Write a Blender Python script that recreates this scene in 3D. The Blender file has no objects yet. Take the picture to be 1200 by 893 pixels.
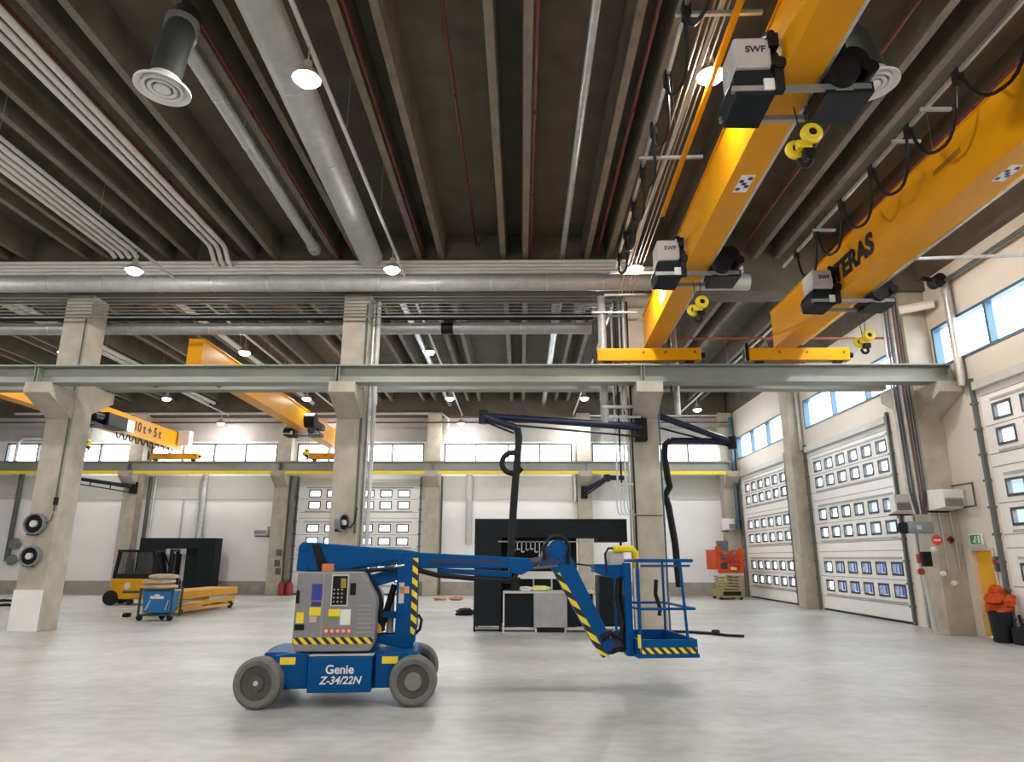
import bpy, math, random
from mathutils import Vector, Matrix
S = bpy.context.scene
C = S.collection
R = math.radians

# ---------------------------------------------------------------- camera, sky, exposure
cam_data = bpy.data.cameras.new('camera')
cam = bpy.data.objects.new('camera', cam_data)
C.objects.link(cam)
cam_data.sensor_width = 36.0
cam_data.lens = 794.16 / 1200 * 36
cam_data.clip_end = 400
PITCH, YAW, ROLL = 0.2556, -0.0140, 0.0023
fw = Vector((math.sin(YAW) * math.cos(PITCH), math.cos(YAW) * math.cos(PITCH), math.sin(PITCH)))
rt = Vector((math.cos(YAW), -math.sin(YAW), 0))
up = rt.cross(fw)
r2 = rt * math.cos(ROLL) + up * math.sin(ROLL)
u2 = up * math.cos(ROLL) - rt * math.sin(ROLL)
cam.matrix_world = Matrix(((r2.x, u2.x, -fw.x, 0), (r2.y, u2.y, -fw.y, 0), (r2.z, u2.z, -fw.z, 1.8), (0, 0, 0, 1)))
S.camera = cam

world = bpy.data.worlds.new('overcast_sky')
S.world = world
world.use_nodes = True
bg = world.node_tree.nodes['Background']
bg.inputs['Color'].default_value = (0.88, 0.95, 1.0, 1)
SKY = 6.0
bg.inputs['Strength'].default_value = SKY
S.view_settings.view_transform = 'Standard'
S.view_settings.look = 'None'
S.view_settings.gamma = 1
S.view_settings.use_curve_mapping = False
S.view_settings.exposure = 0.75
LAMP = 300.0            # radiance of a high-bay lamp's dome
cy = S.cycles
cy.use_denoising = True
cy.max_bounces = 8
cy.diffuse_bounces = 5
cy.glossy_bounces = 3
cy.transmission_bounces = 4
cy.transparent_max_bounces = 8
cy.sample_clamp_indirect = 6
cy.caustics_reflective = False
cy.caustics_refractive = False

# ---------------------------------------------------------------- materials
MATS = {}
def nodes(name):
    m = bpy.data.materials.new(name)
    m.use_nodes = True
    nt = m.node_tree
    return m, nt, nt.nodes['Principled BSDF']
def mat(name, col, rough=0.5, metal=0.0, var=0.12, scale=3.0, bump=0.0, bscale=40, emit=0, coords='Object', spec=0.5):
    """flat paint, concrete or metal with a little procedural mottling"""
    if name in MATS: return MATS[name]
    m, nt, b = nodes(name)
    N, Lk = nt.nodes, nt.links
    tc = N.new('ShaderNodeTexCoord')
    no = N.new('ShaderNodeTexNoise'); no.inputs['Scale'].default_value = scale; no.inputs['Detail'].default_value = 6
    Lk.new(tc.outputs[coords], no.inputs['Vector'])
    rp = N.new('ShaderNodeValToRGB')
    rp.color_ramp.elements[0].position = .3; rp.color_ramp.elements[1].position = .7
    rp.color_ramp.elements[0].color = (*[max(0, c * (1 - var)) for c in col], 1)
    rp.color_ramp.elements[1].color = (*[min(1, c * (1 + var)) for c in col], 1)
    Lk.new(no.outputs['Fac'], rp.inputs['Fac'])
    Lk.new(rp.outputs['Color'], b.inputs['Base Color'])
    b.inputs['Roughness'].default_value = rough
    b.inputs['Metallic'].default_value = metal
    b.inputs['Specular IOR Level'].default_value = spec
    if bump:
        n2 = N.new('ShaderNodeTexNoise'); n2.inputs['Scale'].default_value = bscale
        Lk.new(tc.outputs[coords], n2.inputs['Vector'])
        bp = N.new('ShaderNodeBump'); bp.inputs['Strength'].default_value = bump; bp.inputs['Distance'].default_value = .02
        Lk.new(n2.outputs['Fac'], bp.inputs['Height']); Lk.new(bp.outputs['Normal'], b.inputs['Normal'])
    if emit:
        b.inputs['Emission Color'].default_value = (*col, 1); b.inputs['Emission Strength'].default_value = emit
    MATS[name] = m
    return m
def stripes(name, c1, c2, period, dx=1.0, dz=1.0, dy=0.0, rough=.5):
    """diagonal hazard stripes in object space"""
    if name in MATS: return MATS[name]
    m, nt, b = nodes(name)
    N, Lk = nt.nodes, nt.links
    tc = N.new('ShaderNodeTexCoord')
    dot = N.new('ShaderNodeVectorMath'); dot.operation = 'DOT_PRODUCT'
    dot.inputs[1].default_value = (dx / period, dy / period, dz / period)
    Lk.new(tc.outputs['Object'], dot.inputs[0])
    fr = N.new('ShaderNodeMath'); fr.operation = 'FRACT'; Lk.new(dot.outputs['Value'], fr.inputs[0])
    gt = N.new('ShaderNodeMath'); gt.operation = 'GREATER_THAN'; gt.inputs[1].default_value = .5; Lk.new(fr.outputs[0], gt.inputs[0])
    mx = N.new('ShaderNodeMix'); mx.data_type = 'RGBA'
    mx.inputs['A'].default_value = (*c1, 1); mx.inputs['B'].default_value = (*c2, 1)
    Lk.new(gt.outputs[0], mx.inputs['Factor']); Lk.new(mx.outputs['Result'], b.inputs['Base Color'])
    b.inputs['Roughness'].default_value = rough
    MATS[name] = m
    return m
def glass(name, tint=(1, 1, 1), refl=0.06):
    if name in MATS: return MATS[name]
    m = bpy.data.materials.new(name); m.use_nodes = True
    nt = m.node_tree; nt.nodes.clear()
    o = nt.nodes.new('ShaderNodeOutputMaterial'); t = nt.nodes.new('ShaderNodeBsdfTransparent'); g = nt.nodes.new('ShaderNodeBsdfGlossy')
    t.inputs['Color'].default_value = (*tint, 1); g.inputs['Roughness'].default_value = .03
    x = nt.nodes.new('ShaderNodeMixShader'); x.inputs[0].default_value = refl
    nt.links.new(t.outputs[0], x.inputs[1]); nt.links.new(g.outputs[0], x.inputs[2]); nt.links.new(x.outputs[0], o.inputs[0])
    MATS[name] = m
    return m
def emitter(name, col, power):
    if name in MATS: return MATS[name]
    m = bpy.data.materials.new(name); m.use_nodes = True
    nt = m.node_tree; nt.nodes.clear()
    o = nt.nodes.new('ShaderNodeOutputMaterial'); e = nt.nodes.new('ShaderNodeEmission')
    e.inputs['Color'].default_value = (*col, 1); e.inputs['Strength'].default_value = power
    nt.links.new(e.outputs[0], o.inputs[0])
    MATS[name] = m
    return m
def floor_material():
    m, nt, b = nodes('polished_concrete_floor')
    N, Lk = nt.nodes, nt.links
    tc = N.new('ShaderNodeTexCoord')
    mp = N.new('ShaderNodeMapping'); mp.inputs['Scale'].default_value = (.55, .85, 1)
    Lk.new(tc.outputs['Object'], mp.inputs['Vector'])
    n1 = N.new('ShaderNodeTexNoise'); n1.inputs['Scale'].default_value = .62; n1.inputs['Detail'].default_value = 8; n1.inputs['Roughness'].default_value = .62
    n2 = N.new('ShaderNodeTexNoise'); n2.inputs['Scale'].default_value = 7; n2.inputs['Detail'].default_value = 5
    Lk.new(mp.outputs[0], n1.inputs['Vector']); Lk.new(mp.outputs[0], n2.inputs['Vector'])
    ad = N.new('ShaderNodeMix'); ad.data_type = 'FLOAT'; ad.inputs['Factor'].default_value = .3
    Lk.new(n1.outputs['Fac'], ad.inputs['A']); Lk.new(n2.outputs['Fac'], ad.inputs['B'])
    rp = N.new('ShaderNodeValToRGB')
    e = rp.color_ramp.elements
    e[0].position = .34; e[0].color = (.30, .295, .285, 1)
    e[1].position = .62; e[1].color = (.55, .545, .53, 1)
    Lk.new(ad.outputs['Result'], rp.inputs['Fac'])
    Lk.new(rp.outputs['Color'], b.inputs['Base Color'])
    rr = N.new('ShaderNodeMapRange'); rr.inputs['To Min'].default_value = .30; rr.inputs['To Max'].default_value = .48
    Lk.new(n1.outputs['Fac'], rr.inputs['Value']); Lk.new(rr.outputs[0], b.inputs['Roughness'])
    b.inputs['Specular IOR Level'].default_value = .45
    return m

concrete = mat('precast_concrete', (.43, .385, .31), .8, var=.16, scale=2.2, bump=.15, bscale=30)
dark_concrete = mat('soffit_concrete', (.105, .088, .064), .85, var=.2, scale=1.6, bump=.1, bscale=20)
rib_m = mat('lit_rib_concrete', (.125, .105, .074), .85, var=.22, scale=2)  # lighter than the slab: light on the rib sides put into the colour
rib_bottom_lit = mat('lit_rib_bottom_concrete', (.185, .155, .118), .85, var=.2, scale=3)  # lighter again: floor bounce on the rib bottoms painted in
plinth_m = mat('plinth_concrete', (.36, .325, .28), .85, var=.16, scale=2)
wall_m = mat('white_wall_panel', (.85, .835, .825), .6, var=.03, scale=.8)
wall_warm = mat('cream_wall_panel', (.68, .63, .555), .6, var=.03, scale=.8)
door_m = mat('door_panel_paint', (.87, .86, .845), .45, var=.03, scale=1.5)
steel = mat('grey_painted_steel', (.275, .285, .255), .45, .2, var=.06, scale=2)
galv = mat('galvanised_steel', (.52, .53, .53), .38, .75, var=.15, scale=6)
spiral = mat('spiral_duct_steel', (.42, .42, .41), .5, .3, var=.1, scale=5)
whitepipe = mat('white_pipe_jacket', (.60, .58, .55), .5, var=.06)
yellow = mat('crane_yellow', (.72, .31, .002), .4, var=.05, scale=1.2, spec=.2)
lemon = mat('signal_yellow', (.88, .66, .03), .45, var=.06)
black = mat('black_plastic', (.008, .008, .009), .5, var=.2, spec=.22)
blackm = mat('black_painted_metal', (.012, .013, .015), .45, .0, var=.15, spec=.25)
rubber = mat('hose_rubber', (.010, .010, .012), .55, var=.2, spec=.25)
charcoal = mat('charcoal_sheet_metal', (.010, .015, .017), .6, var=.1, spec=.15)
grey_m = mat('grey_cover_paint', (.235, .235, .24), .5, var=.05)
lightgrey = mat('light_grey_paint', (.55, .54, .52), .5, var=.04)
whitem = mat('white_paint', (.82, .81, .79), .5, var=.03)
blue = mat('lift_blue', (.001, .075, .25), .42, var=.08, scale=2, spec=.12)
blue_dark = mat('lift_blue_slot', (.003, .03, .11), .45, var=.1)
bluegrey = mat('blue_window_profile', (.05, .12, .19), .4, .1, var=.06)
navy = mat('arm_navy', (.010, .014, .045), .35, .1, var=.1, spec=.4)
darkframe = mat('dark_window_profile', (.05, .055, .06), .4, .3)
red = mat('signal_red', (.33, .02, .015), .45, var=.1)
sprinkler = mat('sprinkler_red', (.11, .010, .008), .45, var=.1)
orange = mat('orange_plastic', (.52, .065, .008), .6, var=.2, spec=.2)
tyre = mat('grey_tyre_rubber', (.155, .15, .14), .75, var=.15, scale=8)
hubm = mat('wheel_hub', (.085, .08, .075), .6, var=.2)
hub_light = mat('hub_plate', (.20, .195, .18), .5, .3, var=.15)
truck_yellow = mat('truck_yellow', (.62, .29, .006), .45, var=.08, spec=.25)
cart_blue = mat('cart_blue', (.012, .17, .46), .5, var=.08)
sack = mat('paper_sack', (.60, .47, .33), .8, var=.15, scale=6, bump=.4, bscale=8)
door_yellow = mat('yellow_door_paint', (.78, .42, .015), .45, var=.04)
green_sign = mat('exit_sign_green', (.02, .30, .10), .4)
lamp_e = emitter('lamp_disc', (1.0, .97, .925), LAMP)
clear = glass('clear_pane', (.97, .99, 1.0))
cab_glass = glass('cab_pane', (.55, .58, .58), .08)
hazard = stripes('hazard_stripes', (.02, .02, .02), (.86, .66, .03), .115, 1, 1)
hazard_v = stripes('hazard_stripes_steep', (.02, .02, .02), (.86, .66, .03), .16, .8, 1)

# ---------------------------------------------------------------- mesh helpers
class MB:
    def __init__(s): s.v, s.f = [], []
    def add(s, vs, fs):
        k = len(s.v); s.v += [tuple(v) for v in vs]; s.f += [tuple(i + k for i in f) for f in fs]; return s
    def box(s, x0, y0, z0, x1, y1, z1):
        x0, x1 = min(x0, x1), max(x0, x1); y0, y1 = min(y0, y1), max(y0, y1); z0, z1 = min(z0, z1), max(z0, z1)
        return s.add([(x0, y0, z0), (x1, y0, z0), (x1, y1, z0), (x0, y1, z0), (x0, y0, z1), (x1, y0, z1), (x1, y1, z1), (x0, y1, z1)],
                     [(3, 2, 1, 0), (4, 5, 6, 7), (0, 1, 5, 4), (1, 2, 6, 5), (2, 3, 7, 6), (3, 0, 4, 7)])
    def prism(s, poly, axis, a, b):
        """poly in the plane across AXIS (x: (y,z), y: (x,z), z: (x,y)), swept from a to b"""
        ar = sum(poly[i][0] * poly[(i + 1) % len(poly)][1] - poly[(i + 1) % len(poly)][0] * poly[i][1] for i in range(len(poly)))
        if ar < 0: poly = poly[::-1]
        def p(q, t): return {'x': (t, q[0], q[1]), 'y': (q[0], t, q[1]), 'z': (q[0], q[1], t)}[axis]
        n = len(poly); a, b = min(a, b), max(a, b)
        vs = [p(q, a) for q in poly] + [p(q, b) for q in poly]
        fs = [tuple(range(n))[::-1], tuple(range(n, 2 * n))] + [(i, (i + 1) % n, n + (i + 1) % n, n + i) for i in range(n)]
        if axis == 'y': fs = [f[::-1] for f in fs]
        return s.add(vs, fs)
    def tube(s, pts, r, n=10, cap=True):
        pts = [Vector(p) for p in pts]
        rs = r if isinstance(r, (list, tuple)) else [r] * len(pts)
        vs, fs, pn = [], [], None
        for i, p in enumerate(pts):
            d = (pts[min(i + 1, len(pts) - 1)] - pts[max(i - 1, 0)]).normalized()
            if pn is None:
                pn = d.orthogonal().normalized()
            else:
                pn = (pn - d * pn.dot(d)); pn = pn.normalized() if pn.length > 1e-6 else d.orthogonal().normalized()
            q = d.cross(pn)
            for k in range(n):
                a = 2 * math.pi * k / n
                vs.append(p + (pn * math.cos(a) + q * math.sin(a)) * rs[i])
        for i in range(len(pts) - 1):
            for k in range(n):
                fs.append((i * n + k, i * n + (k + 1) % n, (i + 1) * n + (k + 1) % n, (i + 1) * n + k))
        if cap:
            fs.append(tuple(range(n))[::-1]); fs.append(tuple(range((len(pts) - 1) * n, len(pts) * n)))
        return s.add(vs, fs)
    def cyl(s, p0, p1, r, n=16, r1=None): return s.tube([p0, p1], [r, r if r1 is None else r1], n)
    def bar(s, p0, p1, w, h):
        """a box of width w and height h running from p0 to p1"""
        p0, p1 = Vector(p0), Vector(p1); d = (p1 - p0).normalized()
        z = Vector((0, 0, 1)) if abs(d.z) < .95 else Vector((0, 1, 0))
        x = d.cross(z).normalized(); z = x.cross(d)
        o = [x * sx * w / 2 + z * sz * h / 2 for sx, sz in ((-1, -1), (1, -1), (1, 1), (-1, 1))]
        return s.add([p0 + q for q in o] + [p1 + q for q in o], [(0, 1, 2, 3), (7, 6, 5, 4), (1, 0, 4, 5), (2, 1, 5, 6), (3, 2, 6, 7), (0, 3, 7, 4)])
    def lathe(s, prof, c, axis='z', n=24, ring=False):
        """prof: (radius, along) pairs"""
        vs, fs = [], []
        for r, t in prof:
            for k in range(n):
                a = 2 * math.pi * k / n; u, w = r * math.cos(a), r * math.sin(a)
                q = {'z': (u, w, t), 'y': (u, t, -w), 'x': (t, u, w)}[axis]
                vs.append((c[0] + q[0], c[1] + q[1], c[2] + q[2]))
        m = len(prof)
        for i in range(m if ring else m - 1):
            j = (i + 1) % m
            for k in range(n):
                fs.append((i * n + k, i * n + (k + 1) % n, j * n + (k + 1) % n, j * n + k))
        if not ring: fs.append(tuple(range(n))[::-1]); fs.append(tuple(range((m - 1) * n, m * n)))
        return s.add(vs, fs)
    def blob(s, c, rx, ry, rz, seed=0, n=14, m=8, rough=.12):
        rnd = random.Random(seed); vs, fs = [], []
        for i in range(m + 1):
            t = math.pi * i / m
            for k in range(n):
                a = 2 * math.pi * k / n; j = 1 + rnd.uniform(-rough, rough)
                sg = lambda v: math.copysign(abs(v) ** .7, v)
                vs.append((c[0] + rx * j * sg(math.sin(t) * math.cos(a)), c[1] + ry * j * sg(math.sin(t) * math.sin(a)), c[2] - rz * j * sg(math.cos(t))))
        for i in range(m):
            for k in range(n):
                fs.append((i * n + k, i * n + (k + 1) % n, (i + 1) * n + (k + 1) % n, (i + 1) * n + k))
        return s.add(vs, fs)
    def build(s, name, material, parent=None, smooth=False, bevel=0.0):
        me = bpy.data.meshes.new(name)
        me.from_pydata(s.v, [], s.f); me.update()
        o = bpy.data.objects.new(name, me); C.objects.link(o)
        me.materials.append(material)
        if smooth:
            for p in me.polygons: p.use_smooth = True
            me.set_sharp_from_angle(angle=.75)
        if bevel:
            b = o.modifiers.new('bevel', 'BEVEL'); b.width = bevel; b.segments = 2; b.limit_method = 'ANGLE'
        if parent: o.parent = parent
        return o
def bx(*a): return MB().box(*a)
def tag(o, label, cat, group=None, kind=None):
    o['label'] = label; o['category'] = cat
    if group: o['group'] = group
    if kind: o['kind'] = kind
    return o
def thing(name, label, cat, loc=(0, 0, 0), rz=0.0, group=None, kind=None):
    o = bpy.data.objects.new(name, None); C.objects.link(o)
    o.location = loc; o.rotation_euler = (0, 0, rz); o.empty_display_size = .1
    return tag(o, label, cat, group, kind)
def copy_tree(o, parent=None):
    c = o.copy(); C.objects.link(c)
    if parent: c.parent = parent
    for ch in list(o.children): copy_tree(ch, c)
    return c
def text(name, string, size, material, parent, loc, rot, extrude=.004, align='CENTER', shear=0.0, bold=.018):
    cu = bpy.data.curves.new(name, 'FONT')
    cu.body = string; cu.size = size; cu.extrude = extrude; cu.align_x = align; cu.align_y = 'CENTER'; cu.shear = shear
    cu.offset = size * bold
    tmp = bpy.data.objects.new('lettering_curve', cu); C.objects.link(tmp)
    me = bpy.data.meshes.new_from_object(tmp.evaluated_get(bpy.context.evaluated_depsgraph_get()))
    bpy.data.objects.remove(tmp); bpy.data.curves.remove(cu)
    o = bpy.data.objects.new(name, me); C.objects.link(o)
    me.materials.clear(); me.materials.append(material)
    o.location = loc; o.rotation_euler = rot
    if parent: o.parent = parent
    return o
def arc(c, r, a0, a1, n, plane='xz'):
    out = []
    for i in range(n + 1):
        a = R(a0 + (a1 - a0) * i / n); u, w = r * math.cos(a), r * math.sin(a)
        out.append({'xz': (c[0] + u, c[1], c[2] + w), 'yz': (c[0], c[1] + u, c[2] + w), 'xy': (c[0] + u, c[1] + w, c[2])}[plane])
    return out
def grid_panel(m, us, zs, holes, y0, y1):
    """boxes over the grid us x zs, leaving out the cells whose centre lies in a hole (u0,z0,u1,z1)"""
    us, zs = sorted(set(round(u, 4) for u in us)), sorted(set(round(z, 4) for z in zs))
    for j in range(len(zs) - 1):
        run = None
        for i in range(len(us) - 1):
            cu, cz = (us[i] + us[i + 1]) / 2, (zs[j] + zs[j + 1]) / 2
            solid = not any(a < cu < c and b < cz < d for a, b, c, d in holes)
            if solid and run is None: run = us[i]
            if run is not None and (not solid or i == len(us) - 2):
                m.box(run, y0, zs[j], us[i + 1] if solid else us[i], y1, zs[j + 1]); run = None
    return m

# ================================================================ the setting
XW, YB, YC = 11.08, 35.58, 17.64
XL, YF = -31.0, -8.0
COLX = lambda k: 3.61 + 7.8 * k          # right edge of a column of grid line k
fl = bx(XL - .3, YF - .3, -.3, XW + .3, YB + .3, 0).build('floor', floor_material())
tag(fl, 'smooth pale grey polished concrete hall floor', 'floor', kind='structure')
gr = bx(XW + .3, YF - 30, -.5, XW + 60, YB + 60, -.12).build('ground', mat('snowy_ground', (.75, .77, .80), .9))
tag(gr, 'pale open yard outside the large sectional doors', 'ground', kind='structure')
g2 = bx(-60, YB + .3, -.5, XW + .3, YB + 60, -.12).build('ground', MATS['snowy_ground'])
tag(g2, 'pale open yard outside behind the back wall', 'ground', kind='structure')

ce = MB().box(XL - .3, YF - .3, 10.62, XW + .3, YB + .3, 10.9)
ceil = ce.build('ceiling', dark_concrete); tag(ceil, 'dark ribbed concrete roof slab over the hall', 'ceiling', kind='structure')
RIBC = [-0.19 + 2.335 * k for k in range(-13, 5)]
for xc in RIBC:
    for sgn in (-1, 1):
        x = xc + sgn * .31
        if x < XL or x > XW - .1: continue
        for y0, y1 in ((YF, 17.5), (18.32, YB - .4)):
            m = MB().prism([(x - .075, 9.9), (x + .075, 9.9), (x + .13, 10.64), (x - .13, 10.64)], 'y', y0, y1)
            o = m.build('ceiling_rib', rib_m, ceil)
            bx(x - .072, y0 + .01, 9.885, x + .072, y1 - .01, 9.9).build('lit_rib_bottom', rib_bottom_lit, o)  # thin strip that carries the painted light of the rib bottom
# main beam over the columns
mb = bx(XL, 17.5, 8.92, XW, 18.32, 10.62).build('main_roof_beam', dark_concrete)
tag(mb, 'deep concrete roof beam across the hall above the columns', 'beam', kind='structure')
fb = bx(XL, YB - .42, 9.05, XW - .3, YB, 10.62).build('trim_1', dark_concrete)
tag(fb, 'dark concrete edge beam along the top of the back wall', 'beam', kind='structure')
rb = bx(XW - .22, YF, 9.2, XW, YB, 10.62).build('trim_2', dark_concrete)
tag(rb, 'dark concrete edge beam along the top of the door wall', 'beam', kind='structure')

# walls: local x along the wall, +y into the room
DOORZ = 5.94
def wall(name, label, length, h, th, holes, loc, rz, material, plinths):
    o = thing(name, label, 'wall', loc, rz, kind='structure')
    us, zs = [0, length], [0, h]
    for a, b, c, d in holes: us += [a, c]; zs += [b, d]
    grid_panel(MB(), us, zs, holes, -th, 0).build('wall_panel', material, o)
    for a, b in plinths:
        bx(a, 0, 0, b, .035, .64).build('plinth', plinth_m, o)
    return o
# door wall on the right: root at its near end, local x = +Y (minus YF), local y = -X
W = lambda y: y - YF
DOORS_R = [(10.18, 16.18), (20.3, 26.3), (28.5, 34.5), (1.0, 7.0)]
CLER_R = [(9.0, 17.5), (18.9, 26.15), (28.2, 34.6), (.5, 8.2)]
holes = [(W(a), -1, W(b), DOORZ) for a, b in DOORS_R] + [(W(a), 6.67, W(b), 7.80) for a, b in CLER_R] + [(W(16.52), -1, W(17.36), 2.06)]
wall('wall_right', 'cream panelled wall with sectional doors and high windows', YB - YF, 10.6, .3, holes, (XW, YF, 0), R(90), wall_warm, [])
# back wall: root at its right end, local x = -X, local y = -Y
B = lambda x: XW - x
D3 = (-11.6, -5.3)
CLER_B = [(COLX(k) + .12, COLX(k + 1) - .95) for k in range(-4, 1)]
holes = [(B(D3[1]), -1, B(D3[0]), 5.75)] + [(B(b), 6.35, B(a), 7.68) for a, b in CLER_B]
wall('wall_back', 'white back wall with a grey concrete plinth and window strip', XW - XL, 10.6, .3, holes, (XW, YB, 0), R(180), wall_m, [(0, B(D3[1])), (B(D3[0]), B(XL))])
wall('wall_left', 'plain white far side wall beyond the cranes', YB - YF, 10.6, .3, [], (XL, YB, 0), R(-90), wall_m, [])
wall('wall_front', 'plain white wall behind the viewer', XW - XL, 10.6, .3, [], (XL, YF, 0), 0, wall_m, [])

# band where the upper back wall panels start
for a, b in ((XL, D3[0] - .1), (D3[1] + .1, XW)):
    t = bx(a, YB - .05, 4.72, b, YB, 5.95).build('trim_3', mat('greyer_wall_panel', (.52, .50, .47), .6, var=.03))
    tag(t, 'greyer panel strip under the crane rail on the back wall' + (' beside the forklift' if a < -20 else ' beside the corner'), 'wall panel', kind='structure')

t = bx(XL, YB - .04, 7.78, XW - .3, YB, 9.05).build('trim_4', mat('grey_upper_panel', (.40, .385, .365), .65, var=.06))
tag(t, 'grey panel strip above the windows of the back wall', 'wall panel', kind='structure')

# high windows
def window_strip(name, label, length, z0, z1, n, loc, rz, pm):
    o = thing(name, label, 'window', loc, rz, kind='structure')
    t = .07
    fr = MB().box(0, -.18, z0, length, 0.03, z0 + t).box(0, -.18, z1 - t, length, 0.03, z1).box(0, -.18, z0 + t, t, 0.03, z1 - t).box(length - t, -.18, z0 + t, length, 0.03, z1 - t)
    fr.build('window_frame', pm, o)
    w = length / n
    for i in range(1, n):
        bx(i * w - .04, -.16, z0 + t, i * w + .04, 0.02, z1 - t).build('mullion', pm, o)
    for i in range(n):
        bx(i * w + (.07 if i == 0 else .04), -.1, z0 + t, (i + 1) * w - (.07 if i == n - 1 else .04), -.09, z1 - t).build('pane', clear, o)
    return o
for i, (a, b) in enumerate(CLER_R):
    window_strip('window_%d' % (i + 1), ['high window strip above the nearest sectional door', 'high window strip above the door between column and pillar', 'high window strip above the door in the far corner', 'high window strip over the door behind the viewer'][i],
                 b - a, 6.67, 7.80, [4, 3, 3, 4][i], (XW, a, 0), R(90), bluegrey)
for i, (a, b) in enumerate(CLER_B):
    window_strip('window_%d' % (i + 5), ['window strip high on the back wall at the far side', 'window strip high on the back wall above the forklift', 'window strip high on the back wall above the sectional door', 'window strip high on the back wall above the black booth', 'window strip high on the back wall next to the corner'][i],
                 b - a, 6.35, 7.68, 4, (b, YB, 0), R(180), darkframe)

# sectional doors
ROWS = [(5.35, 4.98), (4.76, 4.38), (3.58, 3.20), (2.92, 2.55), (1.70, 1.34), (1.06, .70)]
def sectional_door(name, label, w, h, loc, rz, dz=0.0):
    o = thing(name, label, 'door', loc, rz, kind='structure')
    hs = []
    for zt, zb in ROWS:
        for k in range(6):
            u = w / 2 + .93 * (k - 2.5)
            hs.append((u - .3, zb + dz, u + .3, zt + dz))
    us, zs = [0, w], [0, h]
    for a, b, c, d in hs: us += [a, c]; zs += [b, d]
    grid_panel(MB(), us, zs, hs, -.14, -.06).build('door_panel', door_m, o)
    sm = MB()
    for z in (5.62, 4.2, 3.9, 2.35, 2.05, .5, 4.87, 3.06, 1.2):
        sm.box(.02, -.062, z + dz - .012, w - .02, -.055, z + dz + .012)
    sm.build('panel_joint', mat('joint_grey', (.36, .35, .34), .6), o)
    sl = MB()
    for z in (5.47, 4.24, 3.71, 2.42, 1.83, .56):
        sl.box(.35, -.06, z + dz - .03, w - .35, -.035, z + dz + .03)
    sl.build('stiffener', mat('stiffener_grey', (.45, .44, .42), .5, .2), o)
    for a, b, c, d in hs:
        f = MB()
        t = .045
        f.box(a - .02, -.15, b - .02, c + .02, -.045, b + t).box(a - .02, -.15, d - t, c + .02, -.045, d + .02)
        f.box(a - .02, -.15, b + t, a + t, -.045, d - t).box(c - t, -.15, b + t, c + .02, -.045, d - t)
        fo = f.build('window_frame', darkframe, o)
        bx(a + t, -.11, b + t, c - t, -.10, d - t).build('pane', clear, fo)
    for u in (-.07, w + .07):
        g = MB().box(u - .045, .0, 0, u + .045, .09, h + .15)
        for z in [.5 + .62 * i for i in range(9)]:
            g.box(u - .09, .0, z - .03, u + .09, .11, z + .03)
        g.build('guide_rail', mat('guide_rail_steel', (.13, .15, .145), .45, .4), o)
    bx(0, -.08, 0, w, -.03, .06).build('bottom_seal', rubber, o)
    bx(.0, -.06, h - .16, w, .1, h + .04).build('lintel_track', lightgrey, o)
    return o
DL = ['tall white sectional door nearest the viewer, beside the yellow door', 'tall white sectional door between the corner column and the pillar', 'tall white sectional door at the far end next to the back wall', 'tall white sectional door behind the viewer']
for i, (a, b) in enumerate(DOORS_R):
    sectional_door('door_%d' % (i + 1), DL[i], b - a, DOORZ, (XW, a, 0), R(90))
sectional_door('door_5', 'white sectional door in the back wall behind the blue lift', D3[1] - D3[0], 5.75, (D3[1], YB, 0), R(180), -.12)
# personnel door
pd = thing('door_6', 'narrow bright yellow personnel door with exit sign above', 'door', (XW, 16.52, 0), R(90), kind='structure')
bx(.07, -.13, .02, .77, -.08, 2.0).build('door_leaf', door_yellow, pd, bevel=.004)
MB().box(0, -.28, 0, .07, .03, 2.06).box(.77, -.28, 0, .84, .03, 2.06).box(.07, -.28, 2.0, .77, .03, 2.06).build('door_frame', mat('cream_door_frame', (.70, .58, .42), .5), pd)
MB().cyl((.14, -.08, 1.02), (.14, -.02, 1.02), .012, 8).bar((.14, -.025, 1.02), (.27, -.025, 1.02), .02, .02).build('door_handle', galv, pd)

# columns with corbels, each one a thing of the setting
def column(name, label, x0, x1, y0, y1, h, corbels, zc):
    o = thing(name, label, 'column', ((x0 + x1) / 2, y0, 0), 0, kind='structure')
    hw = (x1 - x0) / 2
    bx(-hw, 0, 0, hw, y1 - y0, h).build('shaft', concrete, o, bevel=.015)
    for s, ln in corbels:
        w = hw - .03
        if s < 0: m = MB().prism([(0.02, zc), (-ln, zc), (-ln, zc - .27), (0.02, zc - .78)], 'x', -w, w)
        else:
            d = y1 - y0
            m = MB().prism([(d - .02, zc + .32), (d + ln, zc + .32), (d + ln, zc + .02), (d - .02, zc - .5)], 'x', -w, w)
        m.build('corbel', concrete, o, bevel=.01)
    return o
CL = {-4: 'concrete column furthest down the hall', -3: 'concrete column two bays beyond the forklift', -2: 'concrete column with hose reels and a white board at its foot', -1: 'concrete column rising behind the blue boom lift', 0: 'concrete column with cable bundles beside the lift basket'}
for k in (-3, -2, -1, 0):
    column('column', CL[k], COLX(k) - .73, COLX(k), YC, YC + .75, 8.95, ((-1, 1.04), (1, .95)), 6.13)
column('column', 'concrete corner column with heaters and warning signs by the yellow door', 10.42, XW, YC, YC + .75, 9.3, ((-1, 1.04), (1, .95)), 6.13)
column('column', 'plain concrete pillar between the two far sectional doors', 10.60, XW, 26.62, 27.35, 9.3, (), 6.0)
BCL = {-3: 'back wall column behind the forklift cab', -2: 'back wall column at the forklift side of the back door', -1: 'back wall column at the booth side of the back door', 0: 'back wall column seen through the black booth', 1: 'back wall column in the corner behind the orange lift'}
for k in range(-3, 2):
    x1 = COLX(k) if k < 1 else 11.02
    column('column', BCL[k], x1 - .73, x1, YB - .62, YB, 9.2, ((-1, .75),), 6.06)

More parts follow.
